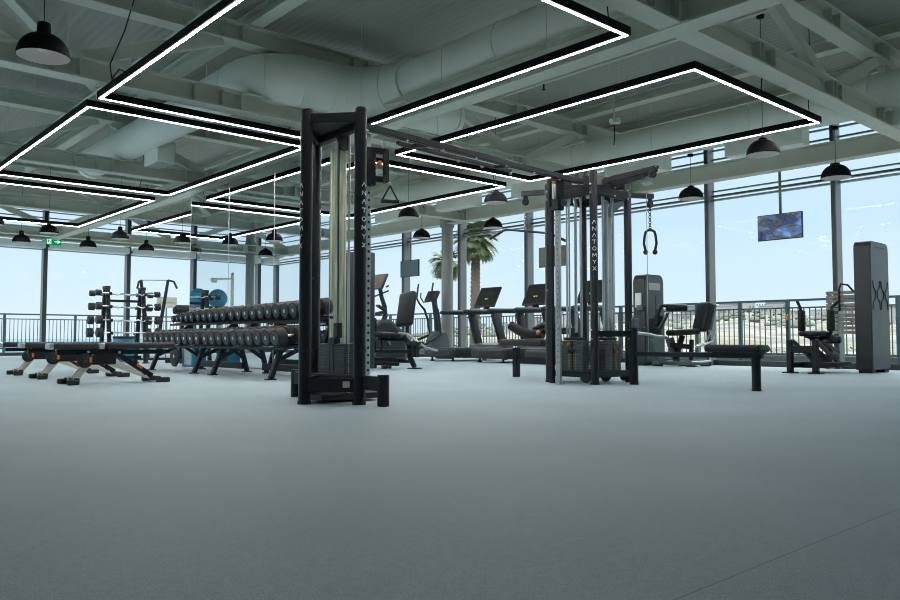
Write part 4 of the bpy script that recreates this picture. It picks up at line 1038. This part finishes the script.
# ------------------------------------------------------------------ hack squat style machine and its tower
t = thing('padded_tower_machine', 'low black machine with two upright shoulder pads beside a tall rounded weight tower', 'gym machine', (12.40, 4.46, 0))
def NB(b, n, m, p=None): return b.build(n, m, p or t)
pr = [(.0, .05), (.0, 1.90), (.02, 1.96), (.07, 1.995), (.66, 1.995), (.71, 1.96), (.73, 1.90), (.73, .05)]
tw = NB(B().prism(pr, 'y', .0, .225), 'tower_shroud', 'plastic')
NB(B().prism([(u*.96+.015, w*.988+.012) for u, w in pr], 'y', -.014, .0), 'face_panel', 'gplastic', tw)
NB(B().bx(.02, .16, .01, .20, 0, .06).bx(.55, .70, .01, .20, 0, .06), 'tower_foot', 'black2', tw)
b = B()
for cx, s in ((.20, 1), (.52, 1)):
    for m_ in (-1, 1):
        pts = [(cx+m_*.14, -.015, 1.40), (cx+m_*.12, -.015, 1.30), (cx+m_*.03, -.015, 1.23), (cx+m_*.03, -.015, 1.15), (cx+m_*.12, -.015, 1.08), (cx+m_*.14, -.015, .96)]
        b.tube(pts, .011, 6)
NB(b, 'emblem', 'emblem', tw)
NB(B().bx(.15, .58, -.017, -.0135, 1.90, 1.915), 'top_line', 'plastic', tw)
for y in (.52, .90):
    NB(B().bar((-.72, y, .02), (-.72, y, .50), .08, .09, .008).bx(-.80, -.64, y-.09, y+.09, 0, .02), 'front_leg', 'black')
NB(B().bar((-.72, .52, .36), (-.72, .90, .36), .07, .11, .008), 'front_bar', 'black')
NB(B().bar((-.72, .52, .12), (.5, .52, .12), .06, .08, .008).bar((-.72, .90, .12), (.55, .90, .12), .06, .08, .008).bar((-.3, .52, .10), (-.3, .9, .10), .05, .06), 'base_frame', 'black')
for y in (.53, .89):
    NB(B().bar((-.66, y, .49), (.15, y, .14), .05, .06, .008), 'slope_rail', 'gplastic')
NB(B().box((-.15, .71, .24), (.62, .22, .05), (0, .38, 0), .01), 'foot_plate', 'black2')
NB(B().bar((-.34, .71, .52), (.50, .71, .30), .12, .06, .01).bar((.2, .71, .1), (.24, .71, .42), .08, .08, .01), 'carriage_frame', 'black')
NB(B().box((-.36, .71, .60), (.34, .30, .08), (0, -.05, 0), .035, 4), 'seat_pad', 'vinyl')
NB(B().box((.06, .71, .55), (.50, .28, .08), (0, .22, 0), .035, 4), 'back_pad', 'vinyl')
NB(B().cyl((.30, .56, .50), (.30, .86, .50), .06, n=16, bev=.015), 'head_roller', 'vinyl')
for y in (.46, .90):
    p = NB(B().box((-.30, y, .80), (.13, .09, .34), bev=.035, seg=4), 'shoulder_pad', 'vinyl')
    NB(B().tube([(-.30, y, .93), (-.34, y, 1.0), (-.44, y, 1.10)] if y > .6 else [(-.30, y, .93), (-.25, y, 1.0), (-.14, y-.06, 1.09)], .022, 10), 'grip_handle', 'rubber', p)
    NB(B().tube([(-.28, y, .66), (-.25, y*.8+.71*.2, .56), (-.2, .71, .5)], .03, 8), 'pad_arm', 'black')
NB(B().tube([(-.52, 1.02, .82), (-.52, 1.02, .50), (-.50, .93, .44)], .006, 6), 'cord', 'black2')
NB(B().sphere((-.52, 1.02, .85), .022, (1, 1, 2.2), n=10), 'cord_handle', 'orange')

# slatted wooden panel with a hooked tube behind that machine
t = thing('slatted_wood_panel', 'pale slatted wooden panel standing at the window behind the padded machine', 'panel', (13.62, 5.28, 0))
b = B()
for k in range(10): b.bx(-.012, .012, -.47, .33, .60+k*.071+(.03 if k > 4 else 0), .655+k*.071+(.03 if k > 4 else 0), .006)
b.build('slats', 'slat', t)
for y in (-.40, .28): B().bx(.012, .05, y-.03, y+.03, 0, 1.32).bx(-.1, .1, y-.03, y+.03, 0, .03).build('panel_post', 'slat', t)
B().tube([(-.03, .10, .98), (-.03, .10, 1.34), (-.03, .07, 1.44), (-.03, -.04, 1.42), (-.03, -.14, 1.30)], .018, 8).build('hooked_tube', 'black', t)

# ------------------------------------------------------------------ things near the sea windows
t = thing('plyometric_box', 'cyan blue jump box with a black lid under the barbell rack', 'box', (6.12, 17.9, 0))
B().bx(-.19, .19, -.19, .19, 0, .515, .015).build('box_body', 'blue', t); B().bx(-.195, .195, -.195, .195, .515, .57, .015).build('box_lid', 'rubber', t)
t = thing('plyometric_box', 'blue and white foam box behind the legs of the farther dumbbell rack', 'box', (6.02, 13.9, 0))
B().bx(-.13, .13, -.25, .25, 0, .38, .015).build('box_body', 'blue', t); B().bx(-.14, -.13, -.2, .12, .04, .36, .003).build('box_face', 'detector', t)
t = thing('weight_plate', 'black weight plate leaning on the foam box', 'weight plate', (5.78, 14.2, .19))
B().cyl((-.02, 0, 0), (.02, 0, 0), .19, n=28, bev=.008).build('plate_disc', 'rubber', t); B().cyl((-.024, 0, 0), (.024, 0, 0), .03, n=14).build('plate_hub', 'chrome', t)
t = thing('pull_up_station', 'slim black frame with two hooked handles joined by a thin bar, behind the barbell rack', 'gym machine', (7.15, 18.95, 0))
for (x, top) in ((-.30, 1.92), (.36, 1.96)):
    B().tube([(0.0+x*.35, 0, .03), (x*.55, 0, .9), (x, 0, top)], [.05, .045, .035], 10).build('upright', 'black', t)
    B().tube([(x, 0, top), (x+(.14 if x > 0 else -.06), -.02, top-.03), (x+(.22 if x > 0 else -.10), -.03, top-.20)], .026, 10).build('hooked_handle', 'rubber', t)
B().cyl((-.30, 0, 1.93), (.36, 0, 1.96), .010, n=8).build('thin_bar', 'mullion', t)
B().bx(-.35, .35, -.35, .35, 0, .05, .01).build('base_plate', 'black', t)
t = thing('notice_board', 'small grey green notice panel on a stand near the mirror edge', 'sign', (7.75, 19.6, 0))
B().bx(-.26, .26, -.015, .015, 1.30, 1.58, .004).build('panel', 'steel', t); B().bx(-.22, .22, -.017, -.0155, 1.40, 1.46).build('panel_band', 'sticker', t); B().cyl((.0, .03, 0), (.0, .03, 1.4), .02, n=10).bx(-.15, .15, -.12, .16, 0, .02).build('stand', 'mullion', t)
t = thing('utility_bench', 'black padded bench with its rounded backrest showing above the upper dumbbell tier', 'bench', (6.75, 16.1, 0))
B().box((0, 0, 1.13), (.46, .24, .16), (-.3, 0, 0), .05, 4).build('backrest', 'vinyl', t)
B().bx(-.2, .2, -.5, -.08, .42, .52, .03, 3).build('seat_pad', 'vinyl', t)
B().bar((0, -.4, .05), (0, .3, .05), .08, .06, .01).bar((0, -.3, .05), (0, -.28, .43), .07, .07, .01).bar((0, .2, .05), (0, .08, 1.07), .07, .07, .01).bx(-.28, .28, .26, .34, 0, .06, .01).bx(-.24, .24, -.44, -.36, 0, .06, .01).build('frame', 'black', t)

# rack of exercise balls (seen in the mirror)
t = thing('ball_rack', 'tall slim ball rack seen only in the mirror', 'rack', (2.2, 23.3, 0))
for x in (-.55, .55):
    for y in (-.24, .24): B().bar((x, y, 0), (x, y, 1.55), .04, .04).build('rack_post', 'mullion', t)
for z in (.55, 1.52):
    B().bar((-.55, -.24, z), (.55, -.24, z), .03, .03).bar((-.55, .24, z), (.55, .24, z), .03, .03).build('shelf_rail', 'mullion', t)
for k, (x, lab) in enumerate(((-.32, 'cyan blue exercise ball seen whole in the mirror'), (.32, 'cyan blue exercise ball seen in the mirror behind the reflected barbell rack'))):
    o = B().sphere((0, 0, 0), .305, n=32).build('exercise_ball', 'ball', loc=(2.2+x, 23.3, 1.52+.26)); tag(o, lab, 'exercise ball', 'exercise balls')
    B().cyl((0, -.30, .03), (0, -.308, .03), .014, n=10).build('air_plug', 'detector', o)
t = thing('training_post', 'slim post with a short side arm seen only in the mirror', 'gym machine', (1.85, 22.35, 0))
B().cyl((0, 0, 0), (0, 0, 2.55), .05, n=14).build('post', 'steel', t); B().bar((0, 0, 2.35), (.7, 0, 2.33), .06, .06).cyl((.6, 0, 2.22), (.6, 0, 2.33), .1, n=14).build('side_arm', 'steel', t); B().bx(-.25, .25, -.25, .25, 0, .04).build('base_plate', 'black', t)

# ------------------------------------------------------------------ outside
o = B().bx(XW+.12, 16.6, YB-8, 29.2, -.14, -.02).bx(-14, XW+.12, YW+.12, 29.2, -.14, -.02).build('floor_terrace', 'terrace', smooth=False); struct(o)
def railing(axis, fixed, a, b, posts, lab):
    t = thing('terrace_railing', lab, 'railing', (fixed, a, 0) if axis == 'y' else (a, fixed, 0))
    off = tuple(t.location)
    def bb(m, u0, u1, t0, t1, z0, z1):
        return m.bx(fixed+t0, fixed+t1, u0, u1, z0, z1) if axis == 'y' else m.bx(u0, u1, fixed+t0, fixed+t1, z0, z1)
    bb(B(), a, b, -.03, .03, 1.29, 1.335).build('top_rail', 'rail', t, off=off, smooth=False)
    bb(B(), a, b, -.015, .015, 1.14, 1.17).build('middle_rail', 'rail', t, off=off, smooth=False)
    bb(B(), a, b, -.02, .02, .17, .21).build('bottom_rail', 'rail', t, off=off, smooth=False)
    for p in posts: bb(B(), p-.035, p+.035, -.035, .035, -.02, 1.30).build('post', 'rail', t, off=off, smooth=False)
    m = B(); u = a+.05
    while u < b: bb(m, u-.009, u+.009, -.009, .009, .2, 1.15); u += .118
    m.build('slats', 'rail', t, off=off, smooth=False)
railing('y', 16.0, -8, 28.5, [5.27+1.05*k for k in range(-12, 23)], 'teal grey metal railing along the terrace outside the palm side windows')
railing('x', 28.5, -8, 15.9, [5.93+2.16*k for k in range(-6, 5)], 'teal grey metal railing along the terrace on the sea side')
# planter with low shrubs at the foot of the railing
M['planter'] = mat('planter render', (.22, .24, .25), .8, 0, .05)
t = thing('terrace_planter', 'long low white planter with small green shrubs along the railing', 'planter', (16.35, 6, 0))
B().bx(16.2, 16.55, -8, 27, -.02, .16).build('planter_box', 'planter', t, off=(16.35, 6, 0), smooth=False)
b = B(); rnd = random.Random(3)
for k in range(900):
    x, y = 16.3+rnd.random()*.22, -6+rnd.random()*32; z = .14+rnd.random()*.22; a = rnd.random()*6.28; s = .05+rnd.random()*.05; e = rnd.uniform(-.6, .6)
    d = V((math.cos(a), math.sin(a), e)).normalized()*s; n = V((-math.sin(a), math.cos(a), .3))*s*.4
    p = V((x, y, z)); b.quad(p-d, p+n, p+d, p-n)
b.build('foliage', 'leaf', t, off=(16.35, 6, 0), smooth=False)

def palm(x, y, h, lab, seed, L=2.1, n=34, r=.19):
    t = thing('palm_tree', lab, 'palm tree', (x, y, -.9), 0, 'palms outside the window')
    rnd = random.Random(seed)
    prof = []; N = 60
    for k in range(N+1): prof.append((r*(1.15-.25*k/N)+(.018 if k % 2 else -.012), k/N))
    prof = [(0, 0)]+prof+[(0, 1)]
    B().lathe(prof, (0, 0, 0), (.12, .05, h), 14).build('trunk', 'trunk', t)
    b = B()
    for k in range(n):
        a = k*2.399+rnd.random()*.5; el = rnd.uniform(-.75, 1.2); l = L*rnd.uniform(.75, 1.05)
        pts = []; p = V((.12, .05, h)); d = V((math.cos(a)*math.cos(el), math.sin(a)*math.cos(el), math.sin(el)))
        for i in range(9):
            pts.append(p.copy()); p = p+d*(l/8); d = (d+V((0, 0, -.17))).normalized()
        for i in range(3, 9):
            p, q = pts[i], pts[i]-pts[i-1]; dd = q.normalized(); sd = dd.cross(V((0, 0, 1))).normalized()
            for s in (-1, 1):
                for j in range(2):
                    o_ = p-dd*(.5*j*l/8); w = .50*math.sin(PI*min(1, (i+1)/10.5)); tip = o_+sd*s*w*.7+dd*w*.9+V((0, 0, -.18*w))
                    b.quad(o_+dd*.05, o_-dd*.05, tip, tip+dd*.02)
        b.tube(pts, [.03]*6+[.02, .012, .006], 4)
    b.build('fronds', 'leaf', t, smooth=False)
palm(21.35, 22.5, 5.35, 'palm tree with a textured trunk between the column and the treadmill console', 5, L=.95, n=64)
palm(24.0, 27.3, 5.0, 'palm tree almost hidden by the round column, only its drooping fronds showing', 9, L=.72, n=60)

# land, hill and sea
def land():
    b = B(); bm = b.bm; NA, NR = 90, 60
    rnd = random.Random(1)
    rows = []
    for i in range(NR+1):
        r = 17.5*(1100/17.5)**(i/NR); row = []
        for j in range(NA+1):
            th = math.radians(-40+170*j/NA)      # from the X axis towards Y
            x, y = r*math.cos(th), r*math.sin(th)
            tt = th*180/PI
            amp = max(0, min(1, (62-tt)/34)); amp = amp*amp*(3-2*amp)
            hill = amp*max(0, min(1, (r-90)/420))
            z = -.95 + 20*hill*(.86+.14*math.sin(tt*.9+r*.006)) + .5*hill*math.sin(tt*3+1)
            sea = max(0, min(1, (tt-58)/10)); z -= sea*max(0, (r-35))*.03
            if tt > 58: z = max(z, -9)
            z -= max(0, (r-560))*.035*amp
            row.append(bm.verts.new((x, y, z)))
        rows.append(row)
    for i in range(NR):
        for j in range(NA): bm.faces.new((rows[i][j], rows[i+1][j], rows[i+1][j+1], rows[i][j+1]))
    return b
o = land().build('terrain', 'hill'); o['kind'] = 'structure'
o = B().quad((-6000, -6000, -5), (6000, -6000, -5), (6000, 6000, -5), (-6000, 6000, -5)).build('sea', 'sea', smooth=False); o['kind'] = 'structure'
rnd = random.Random(11)
def house(x, y, z, w, d, h, rz, m, lab, grp):
    t = thing('house', lab, 'house', (x, y, z), rz, grp)
    B().bx(-w/2, w/2, -d/2, d/2, -4, h).build('wall', m, t, smooth=False)
    B().bx(-w/2-.2, w/2+.2, -d/2-.2, d/2+.2, h, h+.35).build('roof', 'roof' if m == 'house' and rnd.random() < .4 else m, t, smooth=False)
    b = B()
    for k in range(int(w//2.2)): 
        for q in range(max(1, int(h//3))): b.bx(-w/2+.6+k*2.2, -w/2+1.7+k*2.2, -d/2-.05, -d/2, 1+q*3, 2.2+q*3); b.bx(-w/2-.05, -w/2, -d/2+.6+k*1.6, -d/2+1.5+k*1.6, 1+q*3, 2.2+q*3)
    b.build('windows', 'house2', t, smooth=False)
for k in range(46):
    tt = -2+49*((k*.618) % 1); r = 215+300*((k*.755) % 1); th = math.radians(tt)
    amp = max(0, min(1, (62-tt)/34)); amp = amp*amp*(3-2*amp); hill = amp*max(0, min(1, (r-90)/420))
    z = -.95+20*hill*(.86+.14*math.sin(tt*.9+r*.006))
    house(r*math.cos(th), r*math.sin(th), z, rnd.uniform(4, 9), rnd.uniform(4, 7), rnd.uniform(2.2, 4.4), rnd.uniform(-.5, .9), 'house', 'small pale house on the hazy hillside beyond the railing', 'houses on the hillside')
M['scrub'] = mat('hazy scrub', (.15, .165, .14), .9, 0, .3, .1, spec=.1)
b = B(); rnd = random.Random(21)
for k in range(900):
    tt = rnd.uniform(-4, 58); r = 190+340*rnd.random(); th = math.radians(tt)
    amp = max(0, min(1, (62-tt)/34)); amp = amp*amp*(3-2*amp); hill = amp*max(0, min(1, (r-90)/420))
    z = -.95+20*hill*(.86+.14*math.sin(tt*.9+r*.006))
    q = rnd.uniform(.45, 1.3); b.sphere((r*math.cos(th), r*math.sin(th), z+.3*q), q, (1.4, 1.4, .8), n=6)
o = b.build('scrub_bushes', 'scrub'); tag(o, 'hazy green scrub and low trees scattered between the houses on the hillside', 'bushes', kind='stuff')
for k, (tt, w) in enumerate(((25.5, 26), (28.5, 16), (31.2, 12))):
    r = 560; th = math.radians(tt)
    house(r*math.cos(th), r*math.sin(th), 17.5, w, 12, (6.5, 7, 5)[k], th, 'house2', ('long grey flat roofed block on the hilltop skyline', 'grey block in the middle of the hilltop skyline', 'small grey block at the low end of the hilltop skyline')[k], 'grey blocks on the skyline')

# ------------------------------------------------------------------ sky, sun, view
w = bpy.data.worlds.new('sky'); SC.world = w; w.use_nodes = True
nt = w.node_tree; nt.nodes.clear(); N, L = nt.nodes, nt.links
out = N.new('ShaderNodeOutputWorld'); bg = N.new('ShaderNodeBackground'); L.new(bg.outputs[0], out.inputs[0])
tc = N.new('ShaderNodeTexCoord'); sp = N.new('ShaderNodeSeparateXYZ'); L.new(tc.outputs['Generated'], sp.inputs[0])
r = N.new('ShaderNodeValToRGB'); e = r.color_ramp.elements
e[0].position = 0.0; e[0].color = (.72, .86, .95, 1)
e[1].position = 1.0; e[1].color = (1.0, .99, .93, 1)
for p, c in ((.03, (.71, .86, .96)), (.14, (.61, .80, .96)), (.3, (.60, .80, .98)), (.6, (1.0, .99, .94))):
    q = e.new(p); q.color = (*c, 1)
L.new(sp.outputs[2], r.inputs[0])
mp = N.new('ShaderNodeMapping'); mp.inputs['Scale'].default_value = (2.2, 2.2, 7); L.new(tc.outputs['Generated'], mp.inputs[0])
nz = N.new('ShaderNodeTexNoise'); nz.inputs['Scale'].default_value = 1.6; nz.inputs['Detail'].default_value = 5; L.new(mp.outputs[0], nz.inputs[0])
cr = N.new('ShaderNodeValToRGB'); cr.color_ramp.elements[0].position = .45; cr.color_ramp.elements[1].position = .75
cr.color_ramp.elements[0].color = (0, 0, 0, 1); cr.color_ramp.elements[1].color = (.55, .55, .55, 1); L.new(nz.outputs['Fac'], cr.inputs[0])
mx = N.new('ShaderNodeMix'); mx.data_type = 'RGBA'; mx.inputs[7].default_value = (.80, .92, .97, 1)
L.new(cr.outputs[0], mx.inputs[0]); L.new(r.outputs[0], mx.inputs[6]); L.new(mx.outputs[2], bg.inputs[0])
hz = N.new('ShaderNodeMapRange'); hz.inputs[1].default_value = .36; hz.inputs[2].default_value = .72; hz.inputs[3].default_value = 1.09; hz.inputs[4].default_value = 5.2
L.new(sp.outputs[2], hz.inputs[0]); L.new(hz.outputs[0], bg.inputs[1])   # extra brightness added to the unseen upper sky to light the floor
vs = SC.view_settings
vs.view_transform = 'Standard'; vs.look = 'None'; vs.exposure = 0.0; vs.gamma = 1.0; vs.use_curve_mapping = False
SC.cycles.use_denoising = True
SC.cycles.max_bounces = 10; SC.cycles.diffuse_bounces = 5; SC.cycles.glossy_bounces = 5; SC.cycles.transparent_max_bounces = 16
SC.cycles.filter_width = 1.0
SC.cycles.caustics_reflective = False; SC.cycles.caustics_refractive = False
